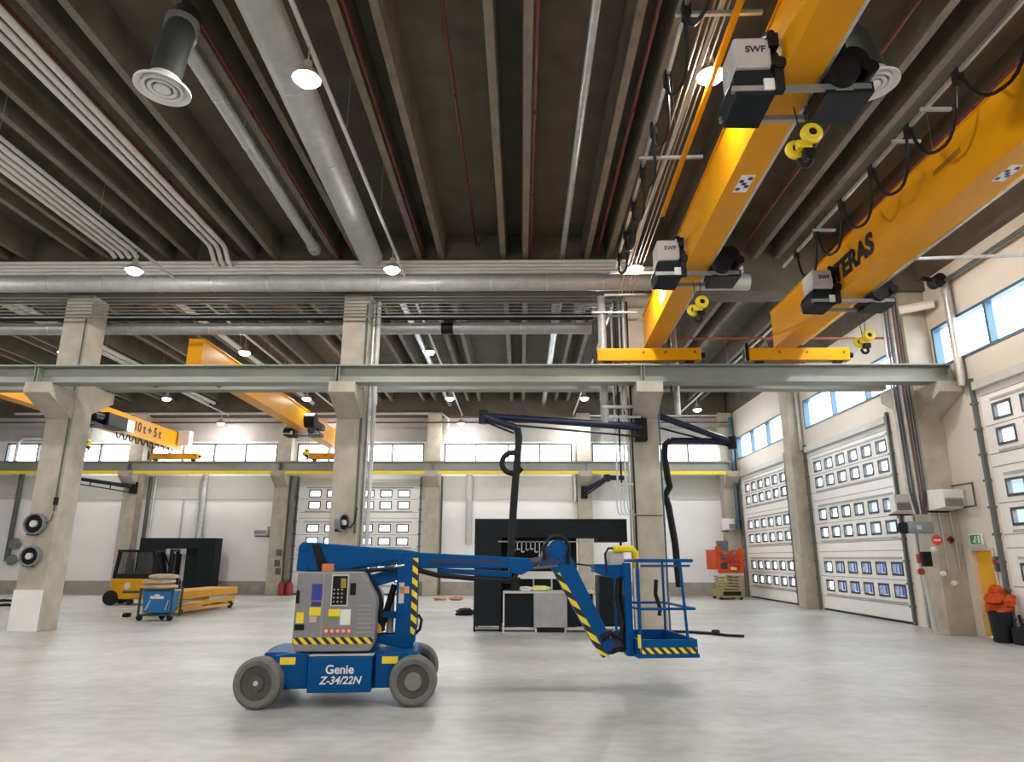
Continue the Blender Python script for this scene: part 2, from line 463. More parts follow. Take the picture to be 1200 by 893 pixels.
# crane runway beams (I-sections), one per bay
def ibeam(name, label, x0, x1, yc, z0, z1, w=.42, group=None, rail=True):
    o = thing(name, label, 'crane rail beam', (x0, yc, z0), 0, group, 'structure')
    L, h = x1 - x0, z1 - z0
    MB().box(0, -w / 2, 0, L, w / 2, .03).box(0, -w / 2, h - .035, L, w / 2, h).box(0, -.012, .03, L, .012, h - .035).box(0.02, -w / 2 + .02, .03, .035, w / 2 - .02, h - .035).box(L - .035, -w / 2 + .02, .03, L - .02, w / 2 - .02, h - .035).build('beam_section', steel, o)
    if rail: bx(0, -.03, h, L, .03, h + .05).build('rail', mat('rail_steel', (.20, .19, .18), .4, .6), o)
    return o
segs = [(-20.3, -12.51, 'at the far side past the reel column'), (-12.49, -4.71, 'between the reel column and the lift column'), (-4.69, 3.09, 'between the lift column and the cable column'), (3.11, 10.9, 'carrying both front cranes up to the door wall')]
for a, b, w in segs:
    ibeam('runway_beam', 'grey steel crane rail beam ' + w, a, b, 16.86, 6.13, 6.60)
    ibeam('runway_beam', 'grey steel far side crane rail beam ' + w, a, b if b < 10 else 10.4, 18.98, 6.47, 6.78, .36)
bsegs = [(-27.9, -20.1, 'at the far side'), (-20.1, -12.3, 'above the forklift'), (-12.3, -4.5, 'above the back door'), (-4.5, 3.3, 'above the black booth'), (3.3, 10.6, 'next to the corner')]
for a, b, w in bsegs:
    ibeam('runway_beam', 'grey steel crane rail beam on the back wall ' + w, a + .01, b - .01, 34.55, 6.07, 6.55, .4)
    cr = bx(a + .01, 34.30, 5.9, b - .01, 34.36, 6.06).build('conductor_rail', lemon)
    tag(cr, 'yellow conductor rail on the back wall ' + w, 'conductor rail')

# ================================================================ pipes, ducts and lamps under the roof
# sprinkler pipes along the ribs
for x, z, w in ((-11.35, 9.95, 'over the four white pipes'), (-7.9, 9.97, 'over the three white pipes'), (-5.05, 9.95, 'beside the round air diffuser'), (-2.69, 9.93, 'beside the large duct'), (-1.25, 10.3, 'up between two pairs of ribs'), (0.26, 9.93, 'along the rib above the lift basket'), (2.1, 9.93, 'beside the first yellow crane'), (5.98, 9.93, 'between the two front cranes'), (8.4, 9.93, 'above the crane with lettering')):
    o = MB().cyl((x, YF, z), (x, 17.4, z), .035, 8).build('sprinkler_pipe', sprinkler, smooth=True)
    tag(o, 'thin dark red sprinkler pipe ' + w, 'pipe', 'red sprinkler pipes under the roof')
    m = MB()
    for y in range(2, 17, 3): m.cyl((x, y, z), (x, y, z - .09), .02, 6)
    m.build('sprinkler_head', sprinkler, o)
o = MB().cyl((-27, 34.0, 8.5), (10.5, 34.0, 8.5), .04, 8).build('sprinkler_pipe', sprinkler, smooth=True)
tag(o, 'dark red sprinkler pipe running along the back wall', 'pipe')
for z, y in ((7.75, 18.1),):
    o = MB().cyl((3.6, y, z), (10.45, y, z), .03, 8).build('sprinkler_pipe', mat('pale_red_pipe', (.45, .12, .07), .5), smooth=True)
    tag(o, 'pale red pipe crossing behind the crane rail towards the door wall', 'pipe')
# white pipes along the left
def run_pipe(name, label, pts, r, m, group=None, n=12, cat='pipe'):
    o = MB().tube(pts, r, n).build(name, m, smooth=True)
    return tag(o, label, cat, group)
ord3 = ['first', 'second', 'third', 'fourth']
for i in range(3):
    x = -7.85 - .19 * i
    run_pipe('insulated_pipe', 'white insulated pipe, %s from the duct in the bundle of three' % ord3[i], [(x, YF, 9.78), (x, 16.25, 9.78), (x - .02, 16.45, 9.74), (x - .05, 16.75, 9.55), (x - .05, 16.95, 9.5)], .062, whitepipe, 'bundle of three white pipes')
for i in range(4):
    x = -10.45 - .2 * i
    run_pipe('insulated_pipe', 'white insulated pipe, %s from the duct in the bundle of four' % ord3[i], [(x, YF, 9.78), (x, 16.6, 9.78), (x, 16.85, 9.7)], .062, whitepipe, 'bundle of four white pipes')
for i in range(4):
    z = 9.62 - .105 * i
    run_pipe('insulated_pipe', 'long white pipe across the hall, %s from top on the roof beam' % ord3[i], [(XL + .2, 17.05, z), (2.9 if i < 2 else 6.0, 17.05, z)], .05, whitepipe, 'stack of four white pipes on the roof beam')
# spiral ducts
def duct(name, label, p0, p1, r, step=1.2, m=spiral, group=None):
    o = MB().cyl(p0, p1, r, 28).build(name, m, smooth=True)
    tag(o, label, 'air duct', group)
    p0, p1 = Vector(p0), Vector(p1); L = (p1 - p0).length; d = (p1 - p0) / L
    for i in range(1, int(L / step)):
        c = p0 + d * i * step
        if YF < c.y < 4 and abs(d.y) > .5: continue
        MB().cyl(c - d * .02, c + d * .02, r + .008, 28).build('duct_joint', galv, o, smooth=True)
    return o
duct('spiral_duct', 'large round silver duct running under the ribs beside the brightest lamp', (-3.30, YF, 9.5), (-3.98, 16.5, 9.5), .31, 2.2)
duct('spiral_duct', 'slim silver duct between the round diffuser and the roof beam', (-5.36, 8.9, 9.72), (-5.47, 16.2, 9.72), .125, 1.4)
for y in (9.3, 11.5, 13.7, 15.9): MB().cyl((-5.41, y, 9.7), (-5.41, y, 10.64), .012, 6).build('hanger', galv, bpy.data.objects['spiral_duct.001'])
MB().cyl((-5.47, 16.2, 9.72), (-5.475, 16.5, 9.72), .16, 20).build('duct_joint', galv, bpy.data.objects['spiral_duct.001'], smooth=True)
duct('spiral_duct', 'long silver duct across the hall in front of the roof beam', (XL + .2, 17.0, 8.98), (6.1, 17.0, 8.98), .225, 1.5)
duct('spiral_duct', 'silver duct behind the columns left of the black sleeve', (XL + .2, 18.95, 8.36), (-2.35, 18.95, 8.36), .17, 2.4)
duct('spiral_duct', 'silver duct behind the columns right of the black sleeve', (-2.0, 18.95, 8.36), (2.07, 18.95, 8.36), .17, 2.0)
o = MB().cyl((-2.35, 18.95, 8.36), (-2.0, 18.95, 8.36), .18, 20).build('duct_sleeve', black, smooth=True)
tag(o, 'short black sleeve joining two silver duct runs', 'duct sleeve')
run_pipe('duct_elbow', 'vertical silver duct elbow rising from the duct end nearer the lift', [(1.02, 18.95, 8.5), (1.02, 18.7, 8.9), (1.06, 18.5, 9.2)], .13, spiral, 'duct elbows by the cable column', 16, 'air duct')
run_pipe('duct_elbow', 'silver duct elbow bending sideways next to the cable column', [(1.75, 18.95, 8.5), (1.72, 18.75, 8.75), (1.82, 18.65, 8.95), (2.0, 18.6, 9.0), (2.45, 18.6, 9.0)], .13, spiral, 'duct elbows by the cable column', 16, 'air duct')
run_pipe('conduit_pipe', 'pale silver pipe running away under the ribs towards the duct elbows', [(1.13, YF, 9.85), (1.13, 17.4, 9.85)], .075, galv)
run_pipe('conduit_pipe', 'pale silver pipe under the far ribs beyond the duct end', [(1.2, 18.3, 9.78), (1.2, 35.17, 9.78)], .12, galv)
for x, w in ((-16.6, 'far bay pair outer'), (-16.25, 'far bay pair inner')):
    run_pipe('insulated_pipe', 'white pipe under the far ribs, ' + w, [(x, 18.4, 9.7), (x, 34.8, 9.7)], .09, whitepipe, 'pipes under the far ribs')
run_pipe('insulated_pipe', 'pale pipe under the far ribs beyond the reel column', [(-11.0, 18.4, 9.7), (-11.0, 34.8, 9.7)], .1, whitepipe, 'pipes under the far ribs')
run_pipe('insulated_pipe', 'pale pipe under the far ribs beyond the lift column', [(-3.75, 18.4, 9.6), (-3.75, 34.8, 9.6)], .1, galv, 'pipes under the far ribs')
run_pipe('insulated_pipe', 'long pale pipe along the top of the back wall towards the forklift', [(-27, 35.09, 9.2), (-4.2, 35.09, 9.2), (-3.85, 35.09, 8.9), (-3.85, 35.09, 8.3)], .07, whitepipe)
for o in [p for p in bpy.data.objects if p.get('group') == 'pipes under the far ribs']:
    q = o.data.vertices[0].co
    for y in (20, 25, 30): MB().cyl((q.x, y, 9.7), (q.x, y, 10.64), .012, 6).build('hanger', galv, o)
run_pipe('insulated_pipe', 'pale pipe bending down the back wall beyond the reel column', [(-24.0, YB - .1, 7.95), (-26.6, YB - .1, 7.95), (-26.85, YB - .1, 7.7), (-26.85, YB - .1, 5.9)], .09, whitepipe)
run_pipe('insulated_pipe', 'long pale pipe along the top of the back wall towards the corner', [(3.5, 35.11, 9.08), (10.6, 35.11, 9.08)], .05, whitepipe)
# thin tubes in front of the roof beam
for i in range(7):
    z = 8.72 - .095 * i
    run_pipe('thin_conduit', 'thin grey conduit across the hall, %s down from the silver duct' % ['first', 'second', 'third', 'fourth', 'fifth', 'sixth', 'seventh'][i], [(XL + .2, 17.35, z), (2.75, 17.35, z)], .013 if i < 6 else .03, mat('conduit_grey', (.16, .165, .16), .5, .3), 'thin conduits under the silver duct', 6)
run_pipe('dark_pipe', 'black insulated pipe behind the columns above the silver duct', [(XL + .2, 18.7, 8.62), (2.1, 18.7, 8.62)], .095, black, None, 10)

# lamps hang from light rails running away from the viewer
LX = {-21.7: 'far side rail', -15.5: 'forklift rail', -9.35: 'reel column rail', -3.1: 'boom lift rail', 2.73: 'rail beside the first crane'}
LY = {1.65: 'overhead', 8.35: 'nearest in view', 15.05: 'before the roof beam', 21.8: 'behind the crane rail', 28.65: 'second from the back wall', 34.2: 'closest to the back wall'}
def lamp(x, y, label):
    o = thing('high_bay_lamp', label, 'lamp', (x, y, 8.5), 0, 'high bay lamps on the light rails')
    MB().lathe([(.06, .30), (.07, .16), (.14, .12), (.20, .02), (.205, 0), (.17, 0), (.165, .02), (.02, .03)], (0, 0, 0), 'z', 20).build('housing', mat('lamp_housing', (.42, .36, .30), .45, .2), o, smooth=True)
    MB().lathe([(.165, .012), (.155, -.03), (.12, -.07), (.06, -.092), (.01, -.097)], (0, 0, 0), 'z', 16).build('light_dome', lamp_e, o)
    MB().cyl((0, 0, .28), (0, 0, .62), .012, 6).build('hanger', galv, o)
    return o
first = None
for x, wx in LX.items():
    r_ = bx(x - .03, 4.0 if x > -4 else 2.0, 9.06, x + .03, 35.0, 9.11).build('light_rail', mat('light_rail_white', (.55, .54, .52), .5, .2))
    tag(r_, 'thin pale light rail, the ' + wx, 'light rail', 'light rails along the hall')
    h = MB()
    for y in (6.5, 10.5, 13.5): h.cyl((x, y, 9.1), (x, y, 10.6), .005, 4)
    for y in (20, 24, 28, 32): h.cyl((x, y, 9.1), (x, y, 10.6), .005, 4)
    h.build('suspension_wire', galv, r_)
    for y, wy in LY.items():
        lb = 'high bay lamp on the %s, %s' % (wx, wy)
        if first is None: first = lamp(x, y, lb)
        else:
            c = copy_tree(first); c.location = (x, y, 8.5); c['label'] = lb
r_ = bx(8.17, 2.0, 9.06, 8.23, 35.0, 9.11).build('light_rail', MATS['light_rail_white'])
tag(r_, 'thin pale light rail near the door wall', 'light rail', 'light rails along the hall')
h = MB()
for y in (5, 12, 20, 26, 32): h.cyl((8.2, y, 9.1), (8.2, y, 10.6), .005, 4)
h.build('suspension_wire', galv, r_)
c = copy_tree(first); c.location = (8.2, 31.0, 8.5); c['label'] = 'round high bay lamp near the far corner over the orange lift'
for y, w in ((21.8, 'behind the end of the lettered crane'), (15.05, 'hidden by the lettered crane'), (8.35, 'beyond the lettered crane'), (1.65, 'overhead'), (-4.5, 'behind the viewer')):
    c = copy_tree(first); c.location = (8.2, y, 8.5); c['label'] = 'round high bay lamp near the door wall, ' + w
for x in (-9.35, -3.1, 2.73):
    c = copy_tree(first); c.location = (x, -4.5, 8.5); c['label'] = 'round high bay lamp behind the viewer at %s of the hall' % {-9.35: 'the wide side', -3.1: 'the middle', 2.73: 'the crane side'}[x]

# round ceiling diffusers
def diffuser(label, x, y, z, tilt, r):
    o = thing('air_diffuser', label, 'air diffuser', (x, y, z), 0, 'round air diffusers')
    o.rotation_euler = (0, tilt, 0)
    MB().lathe([(r, 0), (r, .03), (r * .8, .07), (.2, .2), (.15, .2), (r * .78, .05), (r * .88, .012)], (0, 0, 0), 'z', 36, True).build('outer_ring', whitem, o, smooth=True)
    for k, q in enumerate((.74, .52, .30)):
        MB().lathe([(r * q, .0), (r * (q - .03), .06), (r * (q - .14), .07), (r * (q - .12), .012)], (0, 0, 0), 'z', 30, q > .3).build('cone_ring', whitem, o, smooth=True)
    pts, rs = [], []
    for i in range(24):
        t = i / 23
        pts.append((0.0 - .25 * t * t, .05 * t + .5 * t * t, .15 + 1.55 * t)); rs.append(.2 + (.014 if i % 2 else 0))
    MB().tube(pts, rs, 20).build('flexible_hose', mat('flexible_duct', (.055, .06, .055), .5, .3), o, smooth=True)
    MB().lathe([(.23, 1.15), (.235, 1.17), (.235, 1.42), (.23, 1.44)], (-.15, .33, 0), 'z', 20).build('clamp_band', galv, o, smooth=True)
    return o
diffuser('round white ceiling diffuser on a dark flexible hose', -4.97, 8.0, 8.07, R(4), .37)
diffuser('round white ceiling diffuser half hidden by the nearer crane hoist', 4.80, 8.0, 8.05, R(-4), .35)

# ================================================================ overhead cranes
def crane(name, label, xc, w, y0, y1, z0, h, yend, xe0, xe1, ze0, ze1, skew=0.0, hoists=(), lettering=None, near_end=None):
    o = thing(name, label, 'overhead crane', (xc, y1, z0), skew, 'yellow overhead cranes')
    L = y1 - y0; hw = w / 2
    g = MB().box(-hw + .03, -L, .02, hw - .03, 0, h - .02).box(-hw, -L, -.005, hw, 0, .02).box(-hw, -L, h - .02, hw, 0, h)
    g.build('girder', yellow, o)
    for ye in yend:
        e = MB().box(xe0 - xc, ye - y1 - .13, ze0 - z0, xe1 - xc, ye - y1 + .13, ze1 - z0).build('end_carriage', yellow, o, bevel=.015)
        for xx, s in ((xe0, -1), (xe1, 1)):
            MB().cyl((xx - xc, ye - y1, (ze0 + ze1) / 2 - z0), (xx - xc + s * .12, ye - y1, (ze0 + ze1) / 2 - z0), .07, 12).build('buffer', black, e, smooth=True)
        for xx in (xe0 + .28, xe1 - .28):
            MB().cyl((xx - xc, ye - y1 - .07, ze0 - z0 + .02), (xx - xc, ye - y1 + .07, ze0 - z0 + .02), .12, 18).build('wheel', blackm, e, smooth=True)
        for xx in (xc - hw - .12, xc + hw - .02, xe1 - .15):
            MB().cyl((xx - xc, ye - y1 - .15, ze1 - z0 - .12), (xx - xc, ye - y1 - .12, ze1 - z0 - .12), .035, 10).build('bolt', red, e, smooth=True)
        MB().box(xe0 - xc - .1, ye - y1 - .16, ze0 - z0 - .02, xe0 - xc - .02, ye - y1 - .06, ze1 - z0 + .12).build('limit_switch', black, e)
    return o
def hoist(parent, y, hw, dz=0.0, hook_x=.62, hook_z=-.62, logo=True):
    """trolley slung under and astride the girder; y is local to the crane root"""
    fr = MB()
    for dy in (-.28, .28): fr.bar((-hw - .58, y + dy, -.16), (hw + .55, y + dy, -.16), .06, .07)
    h = fr.build('hoist', mat('hoist_frame_grey', (.30, .30, .30), .4, .4), parent)
    a, b = -hw - .54, -hw - .06
    MB().prism([(a, -.24), (b - .03, -.26), (b, .06), (b - .05, .10), (a + .02, .10), (a - .03, -.02)], 'y', y - .30, y + .34).build('counterweight_box', charcoal, h, bevel=.02)
    MB().box(a + .01, y - .32, .11, b - .03, y + .22, .54).build('control_box', mat('control_box_grey', (.50, .49, .48), .5), h, bevel=.04)
    if logo: text('lettering', 'SWF', .12, mat('logo_dark_blue', (.02, .03, .12), .5), h, ((a + b) / 2 + .02, y - .325, .36), (R(90), 0, 0))
    m = MB()
    m.cyl((b, y - .25, .32), (b, y + .2, .32), .08, 14).box(b - .06, y - .36, .38, b + .05, y - .1, .56).cyl((b + .02, y - .40, .12), (b + .02, y - .2, .12), .08, 12).box(b - .04, y - .38, -.24, b + .06, y - .28, .06).cyl((b - .05, y - .40, .50), (b - .05, y - .25, .60), .05, 10)
    m.build('travel_motor', black, h, smooth=True)
    MB().box(b - .16, y - .335, -.20, b - .03, y - .305, -.05).build('warning_plate', whitem, h)
    m = MB().cyl((hw + .22, y - .42, -.02), (hw + .22, y + .42, -.02), .17, 22).box(hw + .04, y - .3, -.24, hw + .58, y + .3, -.10)
    m.build('rope_drum', blackm, h, smooth=True)
    m = MB().cyl((hw + .42, y - .28, .24), (hw + .42, y + .40, .24), .17, 18).box(hw + .14, y - .1, .08, hw + .5, y + .34, .36).cyl((hw + .58, y - .32, .10), (hw + .58, y + .1, .10), .09, 14).cyl((hw + .22, y - .34, .36), (hw + .22, y - .05, .36), .09, 12).box(hw + .04, y - .22, -.1, hw + .2, y + .22, .3)
    m.build('hoist_motor', black, h, smooth=True)
    bx(hw + .14, y - .306, -.21, hw + .34, y - .30, -.13).build('rating_plate', MATS['joint_grey'], h)
    x = hook_x
    MB().cyl((x - .06, y, -.20), (x - .02, y, hook_z + .1), .008, 6).cyl((x + .08, y, -.20), (x + .05, y, hook_z + .1), .008, 6).build('rope', blackm, h)
    MB().lathe([(.05, -.06), (.10, -.06), (.125, -.035), (.125, .015), (.10, .04), (.05, .04)], (x + .06, y - .1, hook_z + .10), 'y', 22, True).lathe([(.045, .03), (.10, .03), (.12, .05), (.12, .09), (.10, .11), (.045, .11)], (x - .07, y + .0, hook_z - .0), 'y', 22, True).box(x - .09, y - .06, hook_z - .05, x + .08, y + .06, hook_z + .05).build('hook_block', lemon, h, smooth=True)
    MB().cyl((x + .06, y - .14, hook_z + .10), (x + .06, y - .02, hook_z + .10), .052, 14).cyl((x - .07, y + .02, hook_z), (x - .07, y + .12, hook_z), .05, 12).tube([(x + .05, y, hook_z - .02), (x + .04, y, hook_z - .13)] + arc((x + .0, y, hook_z - .19), .07, 60, -200, 10), .03, 8).box(x - .02, y - .06, hook_z - .15, x + .11, y + .06, hook_z - .05).build('hook', blackm, h, smooth=True)
    return h
def festoon(parent, x, z, ys, sag, bars, hw):
    r_ = MB().bar((x, min(ys) - .6, z), (x, max(ys) + .8, z), .05, .06).build('festoon_rail', galv, parent)
    for y in bars: MB().bar((x - .12, y, z - .05), (-hw, y, z - .05), .05, .05).build('support_bar', galv, r_)
    for i in range(len(ys) - 1):
        a, b = ys[i], ys[i + 1]
        pts = []
        for k in range(13):
            t = k / 12
            pts.append((x + .05 * math.sin(6 * t), a + (b - a) * (.06 + .88 * t), z - .08 - sag * (1 - abs(2 * t - 1) ** 2.4)))
        MB().tube(pts, .027, 7).build('cable_loop', rubber, r_, smooth=True)
    for y in ys: bx(x - .05, y - .07, z - .16, x + .05, y + .07, z + .05).build('cable_trolley', blackm, r_)
    return r_
c1 = crane('overhead_crane', 'yellow overhead crane nearest the middle, with two hoists and a capacity emblem', 3.52, .46, 1.2, 17.45, 7.26, .92, (16.86,), 1.98, 4.63, 6.72, 7.05, R(-1.3), )
hoist(c1, 7.1 - 17.45, .23, hook_x=.06, hook_z=-.74)
hoist(c1, 12.4 - 17.45, .23, hook_x=.02, hook_z=-.78)
festoon(c1, -1.2, 1.28, [-11.6, -10.35, -9.1, -7.9, -6.7, -5.5, -4.3, -3.2], .62, [-13.2, -10.3, -7.1, -2.2, -.8], .23)
cb = MB()
for k, xx in enumerate((-.95, -.86, -.75, -.66, -.56)):
    cb.cyl((xx, -14, 1.24 + .02 * k), (xx, -.6, 1.24 + .02 * k), .013, 6)
cb.build('cable_run', mat('cable_tan', (.42, .33, .23), .5), c1)
bx(-.62, -13.8, 1.12, -.55, -5.2, 1.2).build('conductor_bar', yellow, c1)
def emblem(parent, x, y, z, size):
    """white plate with black quarter marks on the girder's side"""
    e = bx(x - .004, y - size, z - size * .5, x, y + size, z + size * .5).build('emblem_plate', whitem, parent)
    MB().box(x - .008, y - size * .8, z, x - .004, y - size * .3, z + size * .32).box(x - .008, y + size * .1, z - size * .32, x - .004, y + size * .5, z).build('emblem_mark', mat('emblem_blue', (.02, .025, .10), .5), e)
def under_emblem(parent, x, y, z, size):
    e = bx(x - size * .42, y - size, z - .006, x + size * .42, y + size, z).build('emblem_plate', whitem, parent)
    q = size * .14
    m = MB()
    for i, j in ((-1, -1), (1, -2), (1, 1), (-1, 2), (0, 0)):
        m.box(x + i * 1.6 * q - q, y + j * 2.2 * q - 1.2 * q, z - .009, x + i * 1.6 * q + q, y + j * 2.2 * q + 1.2 * q, z - .006)
    m.build('emblem_mark', mat('emblem_blue', (.02, .025, .10), .5), e)
under_emblem(c1, .02, 9.15 - 17.45, -.006, .24)
emblem(c1, -.205, 14.6 - 17.45, .42, .34)
MB().bar((.26, -15.8, .04), (.26, -.4, .04), .05, .05).build('edge_rail', galv, c1)
c2 = crane('overhead_crane', 'yellow overhead crane closest to the door wall, lettered along its side', 7.05, .60, 1.2, 17.45, 7.26, 1.02, (16.86,), 5.85, 8.42, 6.72, 7.05, 0)
hoist(c2, 13.85 - 17.45, .30, hook_x=.25, hook_z=-.98)
text('lettering', 'TERAS', .58, mat('lettering_black', (.012, .012, .012), .5, spec=.2), c2, (-.285, 12.85 - 17.45, .44), (R(90), 0, R(-90)), .004, 'CENTER', 0, .04)
festoon(c2, -.66, 1.42, [-14.2, -12.3, -10.4, -8.9, -7.6, -6.4, -5.2, -4.0, -2.9], .75, [-12.5, -8.15, -7.3, -4.1], .30)
under_emblem(c2, .05, 8.9 - 17.45, -.006, .22)
for q in (.0, .05):
    bx(-.285, 9.3 - 17.45, .62 + q, -.275, 10.0 - 17.45, .64 + q).build('rating_line', mat('rating_dark', (.25, .14, .02), .5), c2)
MB().bar((.36, -15.8, .02), (.36, -.3, .02), .06, .06).build('edge_rail', galv, c2)
MB().bar((.3, 11.8 - 17.45, -.02), (4.0, 11.8 - 17.45, .1), .05, .05).build('support_bar', galv, c2)
c3 = crane('overhead_crane', 'yellow overhead crane behind the lift column with a black hoist', -9.65, .50, 19.05, 34.9, 7.22, .88, (34.55, 18.98), -10.9, -8.5, 6.68, 7.0, 0)
hoist(c3, 29.5 - 34.9, .25, hook_x=.2, hook_z=-1.0, logo=False)
h3 = MB().cyl((.35, 28.6 - 34.9, .3), (.8, 28.6 - 34.9, .3), .32, 20).build('cable_reel', black, c3, smooth=True)
c4 = crane('overhead_crane', 'yellow overhead crane above the forklift with capacity lettering', -17.95, .5, 19.05, 34.9, 7.16, .88, (34.55, 18.98), -19.1, -16.6, 6.68, 6.98, 0)
hoist(c4, 26.8 - 34.9, .25, hook_x=.5, hook_z=-1.0, logo=False)
text('lettering', '10 t + 5 t', .62, MATS['lettering_black'], c4, (.235, 31.5 - 34.9, .46), (R(90), 0, R(90)), .004)
bx(.3, 34.2 - 34.9, .2, .9, 34.6 - 34.9, .95).build('control_box', whitem, c4, bevel=.03)
bx(.3, 27.2 - 34.9, -.1, .95, 28.6 - 34.9, .45).build('hoist_motor', black, c4, bevel=.03)
bx(.3, 28.65 - 34.9, -.08, .9, 29.2 - 34.9, .42).build('control_box', whitem, c4, bevel=.03)
for i in range(10):
    MB().tube([(.3, -6.0 + .5 * i, -.05), (.3, -5.87 + .5 * i, -.3), (.3, -5.74 + .5 * i, -.3), (.3, -5.6 + .5 * i, -.05)], .03, 6).build('cable_loop', rubber, c4, smooth=True)

# ================================================================ swing arms with hoses
def swing_arm(label, pts, r, strut, hose, loop=None, group='black extraction arms on the columns', base=None):
    o = thing('extraction_arm', label, 'extraction arm', pts[0], 0, group)
    p0 = Vector(pts[0]); loc = lambda p: tuple(Vector(p) - p0)
    for i in range(len(pts) - 1):
        MB().tube([loc(pts[i]), loc(pts[i + 1])], [r, r * .85], 14).build('boom', navy, o, smooth=True)
    for i in range(1, len(pts) - 1):
        q = loc(pts[i]); MB().cyl((q[0], q[1], q[2] - .2), (q[0], q[1], q[2] + .14), r * 1.25, 14).build('joint', black, o, smooth=True)
    for a, b in strut: MB().cyl(loc(a), loc(b), r * .28, 8).build('strut', blackm, o, smooth=True)
    if hose: MB().tube([loc(p) for p in hose], r * .95, 12).build('hose', rubber, o, smooth=True)
    if loop: MB().tube([loc(p) for p in loop], r * .7, 10).build('hose_coil', rubber, o, smooth=True)
    q = base or (0, .12, 0)
    MB().box(q[0] - .16, q[1] - .12, q[2] - .35, q[0] + .16, q[1] + .12, q[2] + .25).build('wall_bracket', black, o, bevel=.02)
    return o
swing_arm('long navy swing arm on the cable column with a coiled black hose over the booth', [(3.12, 17.38, 5.1), (-.98, 17.2, 5.36), (-.10, 16.9, 4.98)], .10,
          [((3.1, 17.38, 4.85), (-.85, 17.2, 5.18)), ((-.9, 17.2, 5.2), (-.2, 16.92, 4.86))],
          [(-.10, 16.9, 4.98), (-.06, 16.9, 4.75), (-.09, 16.9, 4.3), (-.14, 16.9, 3.7), (-.2, 16.9, 2.9), (-.26, 16.95, 1.7)],
          [(-.12 + .0, 16.9, 4.45)] + arc((-.22, 16.88, 4.1), .26, 60, 330, 16) + [(-.1, 16.9, 3.85)])
swing_arm('navy swing arm behind the cable column with a black hose hanging past the basket', [(3.55, 18.6, 5.75), (6.0, 19.2, 5.02), (4.25, 19.2, 5.06)], .10,
          [((3.6, 18.7, 5.4), (5.9, 19.2, 4.9))],
          [(4.25, 19.2, 5.06), (4.1, 19.2, 4.95), (4.06, 19.2, 4.6), (4.12, 19.2, 4.0), (4.16, 19.2, 3.75), (4.02, 19.2, 3.5), (4.1, 19.2, 3.2), (4.22, 19.2, 2.2), (4.27, 19.2, 1.05)], base=(-.05, -.1, 0))
swing_arm('black truss arm on the back wall column above the forklift', [(-19.95, 34.75, 5.3), (-22.9, 34.4, 5.72)], .11, [((-19.95, 34.75, 5.0), (-22.8, 34.4, 5.45)), ((-21.0, 34.6, 5.2), (-21.0, 34.6, 5.4)), ((-22.0, 34.5, 5.34), (-22.0, 34.5, 5.55))], None)
swing_arm('short navy swing arm on the back wall column seen above the black booth', [(3.2, 34.75, 5.1), (4.3, 34.2, 5.72), (5.15, 34.2, 5.7)], .13, [((3.2, 34.75, 4.85), (4.2, 34.2, 5.5))], None)

# ================================================================ the blue articulated boom lift
lift = thing('boom_lift', 'blue and grey articulated boom lift parked on the concrete floor', 'boom lift', (-2.38, 9.77, 0), .105)
# chassis
MB().box(-1.0, -.55, .20, 1.0, .55, .56).box(-.95, -.5, .55, .98, .5, .63).build('chassis', blue, lift, bevel=.02)
MB().box(-.35, -.74, .185, .43, -.5, .595).build('side_panel', blue, lift, bevel=.012)
MB().prism([(-.80, .60), (-.62, .63), (-.37, .63), (-.37, .22), (-.62, .22)], 'y', -.62, -.45).build('fender', blue, lift, bevel=.012)
MB().prism([(.46, .22), (.46, .60), (.70, .64), (.98, .64), (1.02, .5), (.7, .22)], 'y', -.62, -.45).build('fender', blue, lift, bevel=.012)
MB().box(-.96, -.56, .26, -.86, .56, .36).box(.86, -.56, .24, 1.0, .56, .36).build('axle', blackm, lift)
bx(-.355, -.70, .605, .44, -.45, .615).build('panel_edge', lightgrey, lift) 
bpy.data.objects['panel_edge'].name = 'panel_trim'
for a, b in ((-.72, -.53), (.545, .745)):
    p = bx(a, -.628, .50, b, -.62, .585).build('safety_decal', lemon, lift)
text('lettering', 'Genie', .145, whitem, lift, (.04, -.745, .45), (R(90), 0, 0), .003)
text('lettering', 'Z-34/22N', .125, whitem, lift, (.05, -.745, .325), (R(90), 0, 0), .003, 'CENTER', .25)
def wheel(x, y, rz, out):
    s = -1 if out < 0 else 1
    t = MB().lathe([(.20, -.10), (.262, -.115), (.297, -.085), (.302, 0), (.297, .085), (.262, .115), (.20, .10)], (0, 0, 0), 'y', 40, True).build('tyre', tyre, None, smooth=True)
    t.parent = lift; t.location = (x, y, .302); t.rotation_euler = (0, 0, rz); t.name = 'wheel'
    h = MB().lathe([(.205, -.06), (.205, .09), (.19, .07), (.10, .06), (.09, .09), (.03, .09)] if s > 0 else [(.03, -.09), (.09, -.09), (.10, -.06), (.19, -.07), (.205, -.095), (.205, .06)], (0, 0, 0), 'y', 32).build('wheel_hub', hubm, t, smooth=True)
    return t
wl = wheel(-.95, -.63, R(-9), -1); wr = wheel(.95, -.63, 0, -1); wheel(-.95, .63, R(-9), 1); wheel(.95, .63, 0, 1)
MB().lathe([(.03, -.125), (.105, -.12), (.115, -.06)], (0, 0, 0), 'y', 24).build('hub_plate', hub_light, wr, smooth=True)
MB().lathe([(.01, -.115), (.028, -.112), (.03, -.09)], (0, 0, 0), 'y', 14).build('hub_plate', lightgrey, wl, smooth=True)
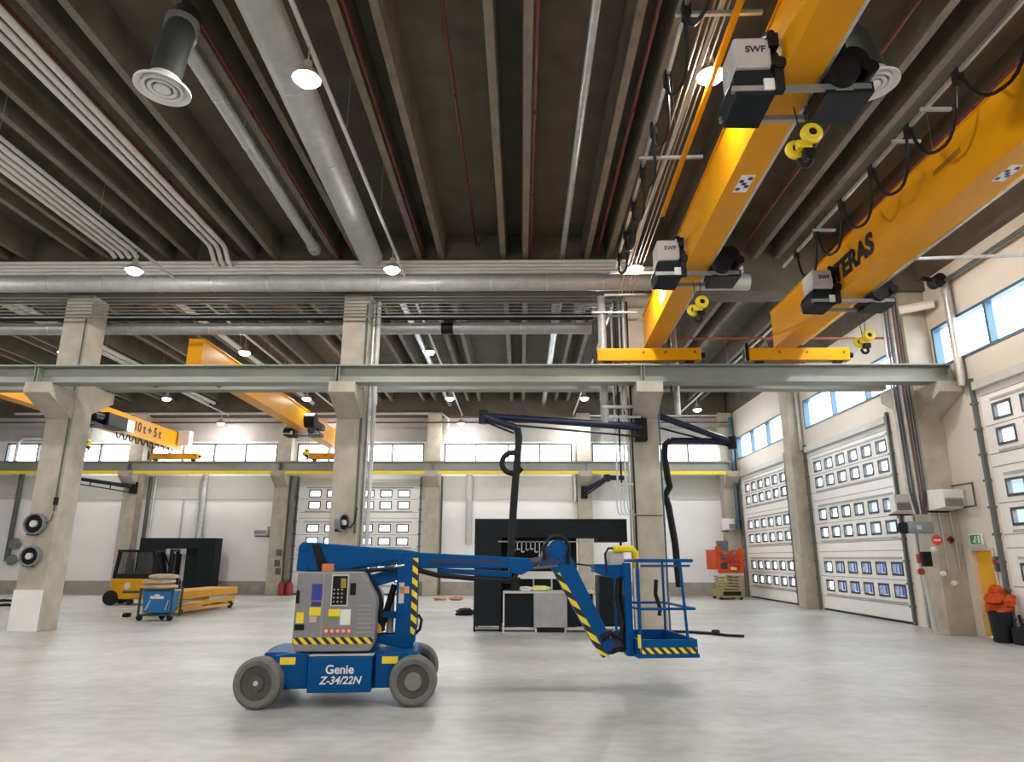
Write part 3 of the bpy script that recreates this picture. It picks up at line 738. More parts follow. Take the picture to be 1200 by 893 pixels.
# turntable and covers
MB().lathe([(.40, .60), (.40, .65), (.42, .66), (.42, .70)], (-.05, 0, 0), 'z', 32).build('turntable', black, lift, smooth=True)
MB().prism([(-.55, .645), (.38, .645), (.43, .76), (.43, 1.29), (.235, 1.62), (-.59, 1.615), (-.60, .76)], 'y', -.60, -.18).build('side_cover', grey_m, lift, bevel=.02)
MB().prism([(-.55, .645), (.38, .645), (.43, .76), (.43, 1.29), (.235, 1.62), (-.59, 1.615), (-.60, .76)], 'y', .22, .60).build('side_cover', grey_m, lift, bevel=.02)
MB().box(-.60, -.2, .72, -.3, .25, 1.5).build('counterweight', grey_m, lift, bevel=.04)
sc = bpy.data.objects['side_cover']
def plate(name, a, b, z0, z1, m, t=.006, parent=None): return bx(a, -.60 - t, z0, b, -.598, z1).build(name, m, parent or lift)
plate('hazard_strip', -.585, .415, .735, .815, hazard, .004)
plate('cover_seam', -.255, -.245, .80, 1.60, MATS['joint_grey'], .002)
rec = plate('control_recess', -.135, .055, 1.21, 1.57, black, .004)
MB().box(-.15, -.612, 1.195, .07, -.598, 1.21).box(-.15, -.612, 1.57, .07, -.598, 1.59).box(-.15, -.612, 1.21, -.135, -.598, 1.57).box(.055, -.612, 1.21, .07, -.598, 1.57).build('recess_frame', lightgrey, rec)
MB().box(-.03, -.611, 1.42, .035, -.603, 1.54).build('control_label', mat('olive_label', (.32, .24, .03), .5), rec)
mm = MB()
for i in range(3):
    for j in range(4): mm.cyl((-.11 + .05 * i, -.604, 1.25 + .05 * j), (-.11 + .05 * i, -.618, 1.25 + .05 * j), .012, 8)
mm.build('control_button', MATS['joint_grey'], rec)
plate('vent_opening', .09, .165, 1.33, 1.48, black, .004)
plate('information_decal', -.395, -.265, 1.27, 1.47, mat('decal_blue', (.03, .05, .30), .5))
plate('information_decal', -.39, -.27, 1.195, 1.25, mat('decal_blue_dark', (.02, .03, .18), .5))
plate('safety_decal', -.565, -.475, .99, 1.12, lemon)
plate('safety_decal', -.41, -.265, 1.08, 1.18, lemon)
plate('safety_decal', -.40, -.31, 1.0, 1.07, mat('decal_pink', (.62, .42, .40), .5))
plate('safety_decal', -.165, -.02, 1.07, 1.16, lemon)
plate('safety_decal', -.15, -.05, 1.02, 1.065, mat('decal_green', (.15, .28, .03), .5))
plate('information_decal', -.015, .115, .965, 1.155, whitem)
for i in range(5): plate('circle_decal', -.21 + .072 * i, -.15 + .072 * i, .85, .935, mat('decal_red', (.55, .12, .12), .5), .006)
for i in range(5): MB().cyl((-.18 + .072 * i, -.605, .893), (-.18 + .072 * i, -.609, .893), .022, 12).build('circle_mark', mat('decal_pale', (.75, .6, .58), .5), lift)
plate('cover_handle', -.585, -.545, 1.23, 1.39, black, .02)
plate('cover_handle', -.58, -.46, .905, .975, black, .012)
m = MB()
for i in range(7): m.box(.2, -.604, 1.2 - .055 * i, .38, -.598, 1.21 - .055 * i)
m.build('vent_slot', MATS['joint_grey'], lift)
# boom: long main boom over the covers
MB().prism([(-.71, 1.62), (-.70, 1.96), (-.65, 2.01), (-.5, 2.005), (.80, 1.905), (.94, 1.88), (.94, 1.66), (.72, 1.72), (.2, 1.66), (-.1, 1.60)], 'y', -.16, .16).build('main_boom', blue, lift, bevel=.02)
MB().box(-.42, -.175, 1.68, .62, -.155, 1.70).bar((-.2, -.17, 1.66), (.72, -.17, 1.83), .03, .07).build('boom_stiffener', blue, lift)
MB().prism([(-.52, 1.98), (-.42, 1.98), (-.28, 1.68), (-.34, 1.62), (-.40, 1.62)], 'y', -.185, -.15).build('pivot_hose', black, lift)
bx(-.36, -.19, 1.62, -.2, -.15, 1.72).build('hose_clip', mat('hose_clip_orange', (.65, .22, .06), .5), lift)
MB().cyl((-.2, -.2, 1.60), (.62, -.2, 1.66), .03, 10).build('lift_cylinder', blackm, lift, smooth=True)
MB().cyl((.3, -.18, 1.635), (.75, -.18, 1.70), .018, 8).build('cylinder_rod', galv, lift, smooth=True)
MB().prism([(.90, 1.875), (2.5, 1.80), (2.5, 1.66), (.90, 1.66)], 'y', -.12, .12).build('boom_tube', blue, lift, bevel=.015)
bx(1.08, -.128, 1.72, 2.12, -.118, 1.785).build('boom_slot', blue_dark, lift)
MB().prism([(1.2, 1.66), (2.25, 1.62), (2.25, 1.53), (1.2, 1.60)], 'y', -.10, .10).build('hose_track', blue, lift, bevel=.01)
MB().prism([(2.2, 1.80), (2.52, 1.79), (2.55, 1.66), (2.38, 1.57), (2.22, 1.60)], 'y', -.13, .13).build('boom_end', blue, lift, bevel=.012)
MB().tube([(.92, -.14, 1.64), (1.2, -.15, 1.57), (1.7, -.14, 1.525), (2.2, -.13, 1.49), (2.3, -.1, 1.55)], .035, 10).build('boom_hose', rubber, lift, smooth=True)
MB().cyl((2.45, 0, 1.73), (2.85, 0, 1.80), .055, 12).cyl((2.5, -.1, 1.66), (2.9, -.1, 1.69), .02, 8).build('extension_rod', mat('rod_dark', (.10, .10, .12), .35, .4), lift, smooth=True)
# folding riser: mast and links
MB().prism([(.64, 1.88), (.94, 1.88), (.95, .88), (.905, .65), (.80, .62), (.40, .70), (.39, .80), (.655, .80), (.66, 1.30)], 'y', -.17, -.12).build('mast_plate', blue, lift, bevel=.012)
MB().prism([(.64, 1.88), (.94, 1.88), (.95, .88), (.905, .65), (.80, .62), (.40, .70), (.39, .80), (.655, .80), (.66, 1.30)], 'y', .12, .17).build('mast_plate', blue, lift, bevel=.012)
bx(.78, -.13, .70, .93, .13, 1.86).build('mast_core', blue, lift)
MB().prism([(.865, 1.80), (.94, 1.80), (.945, .9), (.915, .80), (.865, .80)], 'y', -.178, -.168).build('hazard_strip', hazard_v, lift)
MB().tube([(.96, -.1, 1.05), (1.01, -.1, .98), (.99, -.1, .86), (.93, -.1, .8)], .02, 8).build('mast_hose', rubber, lift, smooth=True)
MB().bar((.15, 0, 1.44), (.70, 0, 1.60), .2, .17).bar((.15, 0, 1.30), (.3, 0, 1.42), .2, .2).build('upper_link', blue, lift, bevel=.01)
MB().bar((.35, 0, 1.06), (.70, 0, 1.04), .2, .085).build('lower_link', blue, lift, bevel=.01)
MB().cyl((.62, -.03, 1.44), (.46, -.03, .86), .045, 12).build('riser_cylinder', black, lift, smooth=True)
MB().cyl((.57, .08, 1.30), (.57, .08, .80), .05, 12).build('cylinder_rod', lightgrey, lift, smooth=True)
MB().tube([(.3, -.2, 1.52), (.42, -.2, 1.36), (.47, -.2, 1.2), (.46, -.2, 1.0), (.5, -.15, .85)], .03, 8).build('riser_hose', rubber, lift, smooth=True)
bx(.70, -.176, 1.33, .83, -.169, 1.42).build('safety_decal', mat('decal_orange', (.72, .34, .10), .5), lift)
bx(.69, -.176, 1.20, .76, -.169, 1.47).build('information_decal', lightgrey, lift)
bx(.40, -.2, .82, .48, -.17, .95).build('warning_lamp', mat('amber', (.75, .35, .03), .4), lift, bevel=.01)
pins = MB()
for x, z in ((.70, 1.82), (.72, 1.58), (.73, 1.06), (.80, .74), (-.62, 1.92), (-.58, 1.68)): pins.cyl((x, -.19, z), (x, -.15, z), .028, 12)
pins.build('pivot_pin', blue, lift, smooth=True)
# jib, leaning down to the platform
jt, jb = Vector((2.88, 0, 1.90)), Vector((3.56, 0, .60))
d = (jb - jt).normalized(); nrm = Vector((d.z, 0, -d.x))
def J(a, t): q = jt + d * a + nrm * t; return (q.x, q.z)
Lj = (jb - jt).length
MB().prism([J(-.02, -.16), J(-.02, .13), J(.12, .16), J(Lj - .1, .12), J(Lj, .10), J(Lj + .12, -.02), J(Lj, -.12), J(.2, -.15)], 'y', -.10, .10).build('jib_arm', blue, lift, bevel=.012)
MB().prism([J(.28, .095), J(.28, .165), J(Lj + .02, .125), J(Lj + .16, .0), J(Lj - .02, .045)], 'y', -.108, -.099).build('hazard_strip', stripes('hazard_stripes_jib', (.012, .012, .012), (.80, .66, .04), .155, .55, 1), lift)
MB().lathe([(.11, -.13), (.135, -.12), (.135, .12), (.11, .13)], (2.90, 0, 1.92), 'y', 26).build('jib_pivot', blue, lift, smooth=True)
MB().prism([(2.62, 1.66), (2.72, 1.96), (2.9, 1.99), (2.98, 1.75), (2.85, 1.68)], 'y', -.11, .11).build('jib_bracket', blue_dark, lift, bevel=.01)
MB().tube([(2.72, -.13, 1.78), (2.69, -.13, 1.95)] + [(2.89 + .175 * math.cos(a), -.13, 1.93 + .175 * math.sin(a)) for a in [R(160 - 20 * i) for i in range(10)]] + [(3.05, -.1, 1.72)], .026, 8).build('jib_hose', rubber, lift, smooth=True)
MB().tube([(2.82, .1, 2.12), (3.05, .14, 2.05), (3.1, .14, 1.82), (3.2, .14, 1.72), (3.5, .14, 1.69), (3.72, .1, 1.70)], .013, 6).build('control_cable', rubber, lift, smooth=True)
MB().cyl((2.98, .12, 1.62), (3.55, .12, .62), .035, 10).build('jib_cylinder', blackm, lift, smooth=True)
# platform end: rotator, hoses, bracket
MB().prism([(3.45, .66), (3.6, .72), (3.86, .82), (3.88, .52), (3.7, .55), (3.52, .46)], 'y', -.09, .09).build('platform_link', mat('rotator_dark', (.03, .035, .05), .4, .2), lift, bevel=.015)
MB().cyl((3.58, -.12, .62), (3.58, .12, .62), .07, 16).cyl((3.72, -.1, .78), (3.72, .1, .78), .05, 14).build('rotator', blue, lift, smooth=True)
MB().tube([(3.50, -.1, .72), (3.62, -.13, .80), (3.78, -.12, .72), (3.82, -.1, .95), (3.74, -.1, 1.25), (3.78, -.1, 1.55)], .045, 10).tube([(3.52, -.06, .60), (3.65, -.08, .55), (3.82, -.08, .60), (3.85, -.08, .9), (3.82, -.06, 1.3)], .04, 10).build('platform_hose', rubber, lift, smooth=True)
MB().box(3.83, -.22, .50, 3.93, -.06, 1.74).box(3.80, -.2, 1.55, 3.90, .3, 1.68).build('support_post', blue, lift, bevel=.012)
MB().prism([(3.42, 1.62), (3.46, 1.70), (3.9, 1.72), (3.9, 1.5), (3.6, 1.55)], 'y', -.14, .14).box(3.42, -.14, 1.66, 3.62, .14, 1.72).build('console_tray', blue, lift, bevel=.01)
MB().box(3.64, -.12, 1.68, 3.86, .12, 1.90).build('control_console', mat('console_grey', (.50, .46, .44), .5), lift, bevel=.02)
MB().tube([(3.60, -.14, 1.60), (3.58, -.14, 1.86), (3.63, -.14, 1.94), (3.78, -.14, 1.94)], .018, 8).build('console_guard', navy, lift, smooth=True)
MB().tube([(3.70, -.14, 1.93), (3.97, -.14, 1.93), (4.02, -.14, 1.88), (4.03, -.14, 1.66)], .05, 12).build('foam_pad', mat('foam_yellow', (.80, .62, .02), .7), lift, smooth=True)
# platform
pl = MB().box(3.92, -.42, .50, 4.78, .98, .55).build('platform_floor', blue, lift, bevel=.008)
t = MB().box(3.94, -.41, .55, 4.76, -.385, .735).box(3.94, .945, .55, 4.76, .97, .735).box(3.94, -.385, .55, 3.965, .945, .735).box(4.735, -.385, .55, 4.76, .945, .735).build('toe_board', blue, lift, bevel=.004)
bx(3.96, -.418, .555, 4.745, -.41, .632).build('hazard_strip', hazard, lift)
bx(3.93, -.43, .63, 3.97, -.41, .80).build('safety_decal', lemon, lift)
rl = MB()
x0, x1, y0, y1 = 3.97, 4.75, -.40, .96
for z, sw in ((1.77, .024), (1.13, .019)):
    rl.tube([(x0, y0, z), (x1, y0, z), (x1, y1, z), (x0, y1, z), (x0, y0, z)], sw, 10)
rl.tube([(x0 + .05, y0, 1.70), (x1 - .03, y0, 1.70)], .016, 8)
rl.build('guard_rail', blue, lift, smooth=True)
for x, y in ((4.64, y0), (x1, y1), (x0, y1), (x0, y0)):
    MB().cyl((x, y, .56), (x - (.06 if y < 0 and x > 4 else 0), y, 1.77), .02, 10).build('rail_post', blue, lift, smooth=True)
MB().tube([(4.38, .1, 1.5), (4.36, .1, 1.3), (4.42, .1, 1.1), (4.4, .1, 1.0)], .03, 8).build('harness', black, lift, smooth=True)

# ================================================================ black welding booths
def booth(label, x, y, w, h, leg_l, leg_r, lint, dep, low=0):
    o = thing('welding_booth', label, 'booth', (x, y, 0), 0, 'black booth frames')
    MB().box(0, 0, .13, leg_l, dep, h - lint).build('side_panel', charcoal, o, bevel=.006)
    MB().box(w - leg_r, 0, .13, w if not low else w - .1, dep, low or h - lint).build('side_panel', charcoal, o, bevel=.006)
    MB().box(0, 0, h - lint, w, dep, h).build('top_panel', charcoal, o, bevel=.006)
    f = MB()
    for a, b in ((0, leg_l), (w - leg_r, w)):
        f.box(a, 0, 0, a + .05, .05, .13).box(b - .05, 0, 0, b, .05, .13).box(a, dep - .05, 0, a + .05, dep, .13).box(b - .05, dep - .05, 0, b, dep, .13).box(a, .0, .02, b, .04, .05)
    f.build('foot_frame', blackm, o)
    return o
b1 = booth('large black booth frame behind the boom lift with a workbench inside', -1.22, 18.15, 3.98, 2.80, .70, .76, .48, 1.1, 1.36)
bx(-0.0, 1.05, 0.0, .0 + 2.6, 1.1, .01).build('rear_sill', charcoal, b1)
MB().box(3.22, .0, 2.22, 3.98, 1.1, 2.32).box(3.92, 1.0, .02, 3.98, 1.1, 2.22).build('end_frame', charcoal, b1)
MB().box(.70, .9, .13, 2.72, 1.0, 2.32).build('rear_panel', charcoal, b1)
MB().box(.62, -.02, 2.20, 2.95, .02, 2.23).build('tool_rail', mat('rail_grey', (.30, .31, .31), .4, .4), b1)
b2 = booth('large black booth frame standing against the back wall behind the forklift', -18.75, 34.0, 3.75, 2.72, .95, .85, .50, .75)
bx(-18.75 + 2.2 + 18.75, .3, .13, 2.75, .4, 2.3).build('rear_panel', charcoal, b2)
# workbench
wb = thing('workbench', 'white topped workbench with a grey cabinet inside the black booth', 'workbench', (-.42, 18.05, 0))
MB().box(-.05, 0, .93, 2.28, .85, .985).build('worktop', lightgrey, wb, bevel=.006)
MB().box(-.05, .0, 0, -.01, .85, .93).box(2.24, 0, 0, 2.28, .85, .93).box(-.01, .06, .05, 2.24, .8, .11).build('frame', lightgrey, wb)
for a, b in ((.0, .72), (1.58, 2.23)): bx(a, .06, .13, b, .10, .92).build('dark_panel', charcoal, wb)
cbn = MB().box(.73, -.08, .12, 1.57, .75, .93).build('cabinet', mat('cabinet_grey', (.33, .32, .32), .45), wb, bevel=.008)
bx(.80, -.06, 0, 1.50, .6, .12).build('plinth', black, cbn)
MB().box(.76, -.06, 0, .84, .02, .12).box(1.46, -.06, 0, 1.54, .02, .12).build('foot', lightgrey, cbn)
MB().prism([(.30, 1.27), (.38, 1.46), (1.45, 1.46), (1.55, 1.27)], 'y', .60, .64).build('back_board', whitem, wb)
for x in (.14, .72, 1.2): bx(x, .62, .98, x + .04, .66, 1.28).build('post', lightgrey, wb)
bx(.0, .7, .99, 1.7, .72, 1.27).build('rear_screen', charcoal, wb)
o = MB().blob((.92 - .42, 18.30, 1.045), .25, .14, .065, 3, rough=.16).build('cloth_bundle', mat('lime_cloth', (.72, .74, .25), .8, var=.1), smooth=True); tag(o, 'crumpled lime yellow cloth on the white workbench', 'cloth')
o = MB().blob((.52 - .42, 18.30, 1.035), .17, .13, .055, 5, rough=.18).build('cloth_bundle', mat('white_cloth', (.70, .70, .68), .8), smooth=True); tag(o, 'crumpled white cloth on the workbench beside the lime one', 'cloth')
o = thing('bin', 'small dark box standing on the workbench behind the boom end', 'box', (-.16, 18.35, .985))
MB().box(-.12, -.1, 0, .12, .1, .3).build('box_body', black, o, bevel=.01); bx(-.13, -.11, .3, .13, .11, .33).build('lid', blackm, o)
rnd = random.Random(4)
tools = ['grey torch hook', 'short clamp', 'curled torch', 'pale nozzle', 'bright cable clip', 'long clamp', 'coiled lead', 'grey nozzle']
for i, nme in enumerate(tools):
    x = -.22 + .115 * i
    z = 2.20 - 1e-3
    l = rnd.uniform(.12, .34)
    o = thing('hanging_tool', nme + ' hanging from the rail of the black booth', 'tool', (x, 18.12, z), 0, 'tools on the booth rail')
    MB().cyl((0, 0, 0), (0, 0, -l), .012, 8).tube(arc((.03, 0, -l), .04, 180, 340, 6), .016, 8).build('tool_body', galv if i % 2 else lightgrey, o, smooth=True)
    MB().tube(arc((0, 0, .012), .018, -60, 240, 8), .006, 6).build('tool_hook', blackm, o, smooth=True)

# ================================================================ forklift, platform trailer, cleaning cart
fk = thing('forklift', 'yellow forklift with a black cab parked by the back wall', 'forklift', (-15.0, 28.0, 0), R(8))
MB().prism([(-1.02, .30), (-1.1, .55), (-1.06, .92), (-.95, 1.02), (.60, 1.0), (.85, .85), (.88, .22), (-.7, .22)], 'y', -.55, .55).build('body', truck_yellow, fk, bevel=.05)
for x, y, r_ in ((-1.02, -.5, .28), (-1.02, .5, .28), (.55, -.52, .33), (.55, .52, .33), (-.35, -.4, .12)):
    w = MB().lathe([(r_ * .55, -.1), (r_ * .92, -.1), (r_, -.07), (r_, .07), (r_ * .92, .1), (r_ * .55, .1)], (0, 0, 0), 'y', 24).build('wheel', rubber, fk, smooth=True); w.location = (x, y, r_)
    MB().cyl((0, -.085, 0), (0, .085, 0), r_ * .56, 16).build('wheel_hub', blackm, w, smooth=True)
cabf = MB()
for y in (-.5, .5):
    cabf.bar((-1.0, y, 1.0), (-.90, y, 2.02), .12, .12).bar((.58, y, 1.0), (.36, y, 2.02), .11, .12).bar((-.96, y, 2.04), (.42, y, 2.04), .1, .1).bar((-.26, y, 1.0), (-.24, y, 2.02), .05, .05).bar((.40, y, 1.98), (.85, y, 1.05), .07, .07)
cabf.box(-1.0, -.54, 2.0, .42, .54, 2.09).box(-1.0, -.54, .98, .55, -.46, 1.17).box(-1.0, .46, .98, .55, .54, 1.17)
cabf.build('cab_frame', black, fk, bevel=.01)
MB().box(-.88, -.49, 1.17, -.3, -.485, 2.0).box(-.21, -.49, 1.17, .36, -.485, 2.0).build('cab_pane', cab_glass, fk)
MB().box(-.62, -.2, 1.0, -.2, .25, 1.12).prism([(-.66, 1.1), (-.56, 1.1), (-.64, 1.75), (-.72, 1.75)], 'y', -.2, .25).build('seat', black, fk, bevel=.02)
MB().cyl((.18, 0, 1.05), (.02, 0, 1.38), .025, 8).lathe([(.13, 1.37), (.16, 1.385), (.13, 1.40)], (-.0, 0, 0), 'z', 18).build('steering_wheel', black, fk, smooth=True)
ms = MB()
for y in (-.35, .35): ms.box(.92, y - .06, .08, 1.05, y + .06, 2.12).box(1.05, y - .045, .15, 1.13, y + .045, 1.95)
ms.box(.92, -.35, 2.02, 1.05, .35, 2.12).box(.92, -.35, 1.2, 1.0, .35, 1.28).cyl((.98, 0, .2), (.98, 0, 1.9), .06, 12)
ms.build('mast', black, fk)
MB().box(1.13, -.5, .3, 1.19, .5, .40).box(1.13, -.5, .62, 1.19, .5, .72).box(1.13, -.5, .3, 1.17, -.44, .95).box(1.13, .44, .3, 1.17, .5, .95).build('fork_carriage', black, fk)
for y in (-.3, .3): MB().box(1.19, y - .06, .12, 1.24, y + .06, .7).box(1.19, y - .06, .12, 2.2, y + .06, .17).build('fork', blackm, fk)
MB().lathe([(.02, -.02), (.11, -.02), (.12, 0), (.11, .02), (.02, .02)], (-.45, -.56, .72), 'y', 18).build('emblem', lightgrey, fk, smooth=True)
bx(-.6, -.562, .44, .15, -.55, .54).build('name_strip', mat('strip_dark_green', (.03, .07, .03), .5), fk)
pt = thing('platform_trailer', 'low yellow platform trailer standing in front of the forklift mast', 'trailer', (-11.35, 24.4, 0), R(86))
MB().box(-1.9, -.55, .50, 2.1, .55, .74).build('deck', truck_yellow, pt, bevel=.02)
MB().bar((-1.8, -.5, .22), (2.0, -.5, .36), .08, .09).bar((-1.8, .5, .22), (2.0, .5, .36), .08, .09).bar((-1.8, -.5, .44), (2.0, -.5, .26), .05, .06).bar((-1.8, .5, .44), (2.0, .5, .26), .05, .06).build('scissor_frame', truck_yellow, pt)
MB().box(-1.9, -.52, .10, 2.0, -.44, .19).box(-1.9, .44, .10, 2.0, .52, .19).box(-1.9, -.44, .10, -1.8, .44, .19).box(1.9, -.44, .10, 2.0, .44, .19).build('base_frame', mat('base_red_yellow', (.55, .30, .06), .5), pt)
for x in (-1.6, 1.75):
    for y in (-.48, .48):
        w = MB().lathe([(.04, -.05), (.12, -.05), (.13, 0), (.12, .05), (.04, .05)], (0, 0, 0), 'y', 16).build('wheel', rubber, pt, smooth=True); w.location = (x, y, .13)
ct = thing('waste_cart', 'small bright blue waste cart loaded with paper sacks', 'cart', (-10.72, 21.0, 0), R(2))
MB().prism([(-.36, .22), (.36, .22), (.43, .84), (-.43, .84)], 'y', -.28, .28).build('tub', cart_blue, ct, bevel=.02)
MB().bar((-.47, -.3, .12), (-.47, -.3, .92), .05, .05).bar((.47, -.3, .12), (.47, -.3, .92), .05, .05).bar((-.47, .3, .12), (-.47, .3, .92), .05, .05).bar((.47, .3, .12), (.47, .3, .92), .05, .05).box(-.47, -.3, .14, .47, .3, .19).bar((-.5, -.32, .88), (.5, -.32, .88), .04, .04).build('cart_frame', mat('cart_frame_green', (.03, .06, .04), .5), ct)
for x in (-.44, .44, 0):
    w = MB().lathe([(.03, -.03), (.085, -.03), (.095, 0), (.085, .03), (.03, .03)], (0, 0, 0), 'y', 16).build('wheel', rubber, ct, smooth=True); w.location = (x, -.27 if x else .2, .095)
MB().box(-.18, -.315, .62, .22, -.29, .70).box(-.05, -.315, .70, .08, -.29, .75).build('logo_panel', whitem, ct)
MB().bar((-.28, -.31, .3), (-.16, -.31, .58), .02, .04).bar((.30, -.31, .3), (.36, -.31, .58), .02, .04).build('tub_mark', lightgrey, ct)
for i, (x, z, rx, w) in enumerate(((-.06, .955, .5, 'lowest'), (-.10, 1.10, .45, 'middle'), (.02, 1.24, .40, 'topmost'))):
    o = MB().blob((-10.72 + x, 20.98, z), rx, .32, .08, 11 + i, 24, 12, .03).build('paper_sack', sack, smooth=True)
    tag(o, 'tan paper sack, %s of the three lying on the blue cart' % w, 'sack', 'sacks on the blue cart')

# orange scissor lift in the far corner
sl = thing('scissor_lift', 'small orange scissor lift parked in the far corner', 'scissor lift', (9.5, 32.8, 0))
olive = mat('lift_olive', (.30, .24, .08), .5, var=.1)
MB().box(-.52, -.7, .10, .52, .9, .42).build('base', olive, sl, bevel=.04)
MB().box(-.40, -.72, .2, .40, -.69, .36).build('base_recess', black, sl)
for x in (-.45, .45):
    for y in (-.5, .6):
        w = MB().lathe([(.05, -.05), (.16, -.05), (.17, 0), (.16, .05), (.05, .05)], (0, 0, 0), 'x', 18).build('wheel', rubber, sl, smooth=True); w.location = (x, y, .17)
m = MB()
for i in range(4):
    z = .46 + .14 * i
    for x in (-.34, .34): m.bar((x, -.6, z), (x, .8, z + .1), .06, .06).bar((x + .07, -.6, z + .1), (x + .07, .8, z), .06, .06)
    m.cyl((-.4, -.6, z + .05), (.4, -.6, z + .05), .03, 8)
m.build('scissor_stack', mat('scissor_tan', (.42, .35, .16), .5), sl)
MB().box(-.60, -.75, 1.06, .60, .95, 1.16).build('platform_floor', lightgrey, sl, bevel=.01)
MB().box(-.58, -.76, 1.16, .58, -.73, 1.34).box(-.64, -.76, 1.36, -.44, -.70, 2.34).box(.44, -.76, 1.36, .64, -.70, 2.26).bar((-.64, -.73, 2.18), (.0, -.73, 2.06), .05, .16).bar((.64, -.73, 2.14), (.0, -.73, 2.06), .05, .16).bar((-.46, -.73, 1.9), (.46, -.73, 1.74), .04, .05).bar((-.46, -.73, 1.6), (.46, -.73, 1.92), .04, .05).bar((-.46, -.73, 1.74), (.46, -.73, 1.50), .04, .05).box(-.64, -.7, 1.3, -.60, .9, 2.2).box(.60, -.7, 1.3, .64, .9, 2.2).box(-.12, -.75, 1.36, .1, -.72, 2.05).build('guard_panel', orange, sl, bevel=.008)
MB().box(-.18, -.78, 1.62, .10, -.68, 1.92).build('control_box', red, sl, bevel=.02)
MB().box(-.28, -.77, 1.98, -.12, -.72, 2.12).box(.16, -.77, 1.98, .30, -.72, 2.12).build('side_lamp', mat('dull_blue', (.14, .17, .28), .5), sl)
MB().box(.0, -.79, 1.30, .26, -.74, 1.42).build('warning_plate', mat('plate_cream', (.75, .62, .38), .5), sl)
MB().box(-.2, .3, 1.16, .3, .7, 2.62).build('tool_chest', mat('chest_dark', (.10, .11, .13), .5), sl, bevel=.04)

# ================================================================ things on and beside the columns
def reel(label, x, y, z, r, face=0, group='hose reels'):
    o = thing('hose_reel', label, 'hose reel', (x, y, z), face, group)
    MB().lathe([(r * .86, -.16), (r, -.16), (r, -.01), (r * .3, -.01), (r * .3, -.02), (r * .86, -.03)], (0, 0, 0), 'y', 28, True).build('drum', mat('reel_grey', (.22, .23, .25), .4, .3), o, smooth=True)
    m = MB()
    for k in range(4): m.tube([(r * (.42 + .12 * k) * math.cos(a), -.10, r * (.42 + .12 * k) * math.sin(a)) for a in [2 * math.pi * i / 20 for i in range(21)]], r * .085, 6)
    m.build('hose', rubber, o, smooth=True)
    MB().cyl((0, -.18, 0), (0, -.01, 0), r * .32, 16).build('hub', lightgrey, o, smooth=True)
    MB().bar((-r * .8, -.02, -r * .95), (r * .8, -.02, r * .3), .03, .05).box(-r * .5, -.05, -r * 1.05, r * .3, 0, -r * .85).build('bracket', blackm, o)
    return o
reel('large hose reel on the reel column, upper one', -12.45, YC, 2.62, .27)
reel('large hose reel on the reel column, lower one above the white board', -12.42, YC, 1.82, .25)
reel('black hose reel seen edge-on on the lift column', -4.62, YC - .16, 2.66, .22, R(68))
for z, w, r in ((2.05, 'upper', .16), (1.52, 'lower', .15)):
    o = thing('wall_valve', 'small dark %s valve on the far wall left of the reel column' % w, 'valve', (-25.95, YB - .0, z + .4 if z > 2 else z + .14), 0, 'valves on the far wall')
    MB().lathe([(.08, -.3), (r * 1.8, -.28), (r * 1.8, -.2), (.1, -.18), (.1, 0)], (0, 0, 0), 'y', 18).build('hand_wheel', mat('valve_grey', (.18, .2, .2), .4, .3), o, smooth=True)
    MB().cyl((-.3, -.1, 0), (.3, -.1, 0), .06, 10).build('valve_body', galv, o, smooth=True)
o = bx(-12.74, YC - .03, .005, -12.0, YC - .005, 1.0).build('white_board', whitem, bevel=.003); tag(o, 'plain white board leaning at the foot of the reel column', 'board')
o = MB().tube([(-12.06, YC - .04, 8.2), (-12.06, YC - .04, 3.2), (-12.06, YC - .04, 2.95)], .022, 8).tube([(-12.06, YC - .04, 2.9), (-12.08, YC - .06, 2.72), (-12.2, YC - .08, 2.62)], .018, 8).build('cable_conduit', mat('conduit_dark', (.09, .095, .09), .5, .2), smooth=True); tag(o, 'thin dark conduit down the edge of the reel column', 'conduit')
o = bx(-12.1, YC - .07, 3.1, -12.0, YC, 3.3).build('switch_box', blackm, bevel=.01); tag(o, 'small black switch box on the edge of the reel column', 'switch box')
for x, r, w, m_ in ((-4.13, .05, 'nearest the concrete', galv), (-4.0, .06, 'outer one', MATS['light_rail_white'])):
    run_pipe('riser_pipe', 'vertical pipe beside the lift column, ' + w, [(x, YC + .3, 0.0), (x, YC + .3, 8.8)], r, m_, 'risers beside the lift column')
run_pipe('riser_pipe', 'dark vertical pipe in the corner of the lift column', [(-4.25, YC - .03, 2.4), (-4.25, YC - .03, 8.6)], .03, MATS['conduit_dark'])
run_pipe('hose_drop', 'short dark hose drooping beside the reel on the lift column', [(-4.45, YC - .1, 2.6), (-4.35, YC - .12, 2.52), (-4.25, YC - .06, 2.7), (-4.22, YC - .04, 3.05)], .02, rubber, None, 8, 'hose')
# cable column
run_pipe('riser_pipe', 'silver riser duct beside the cable column', [(2.18, 17.35, 5.2), (2.18, 17.35, 8.7)], .11, spiral, None, 18)
for i, x in enumerate((2.45, 2.55, 2.66, 2.78, 2.88)):
    run_pipe('cable', 'vertical cable by the cable column, %s from the riser duct' % ['first', 'second', 'third', 'fourth', 'fifth'][i], [(x, 17.45, 8.6), (x, 17.45, 5.5), (x + .02, 17.5, 3.6 if i < 3 else 0.0)], .024, [galv, rubber, galv, lightgrey, rubber][i], 'cable bundle on the cable column', 8, 'cable')
m = MB()
for i in range(5):
    x = 2.42 + .09 * i
    m.tube([(x, 17.4, 3.65), (x, 17.4, 3.05), (x + .03, 17.38, 2.9), (x + .1, 17.4, 2.85)], .014, 6)
m.box(2.38, 17.42, 3.6, 2.86, 17.46, 3.66)
o = m.build('cable_comb', galv, smooth=True); tag(o, 'row of short hooked cables hanging beside the cable column', 'cable rack')
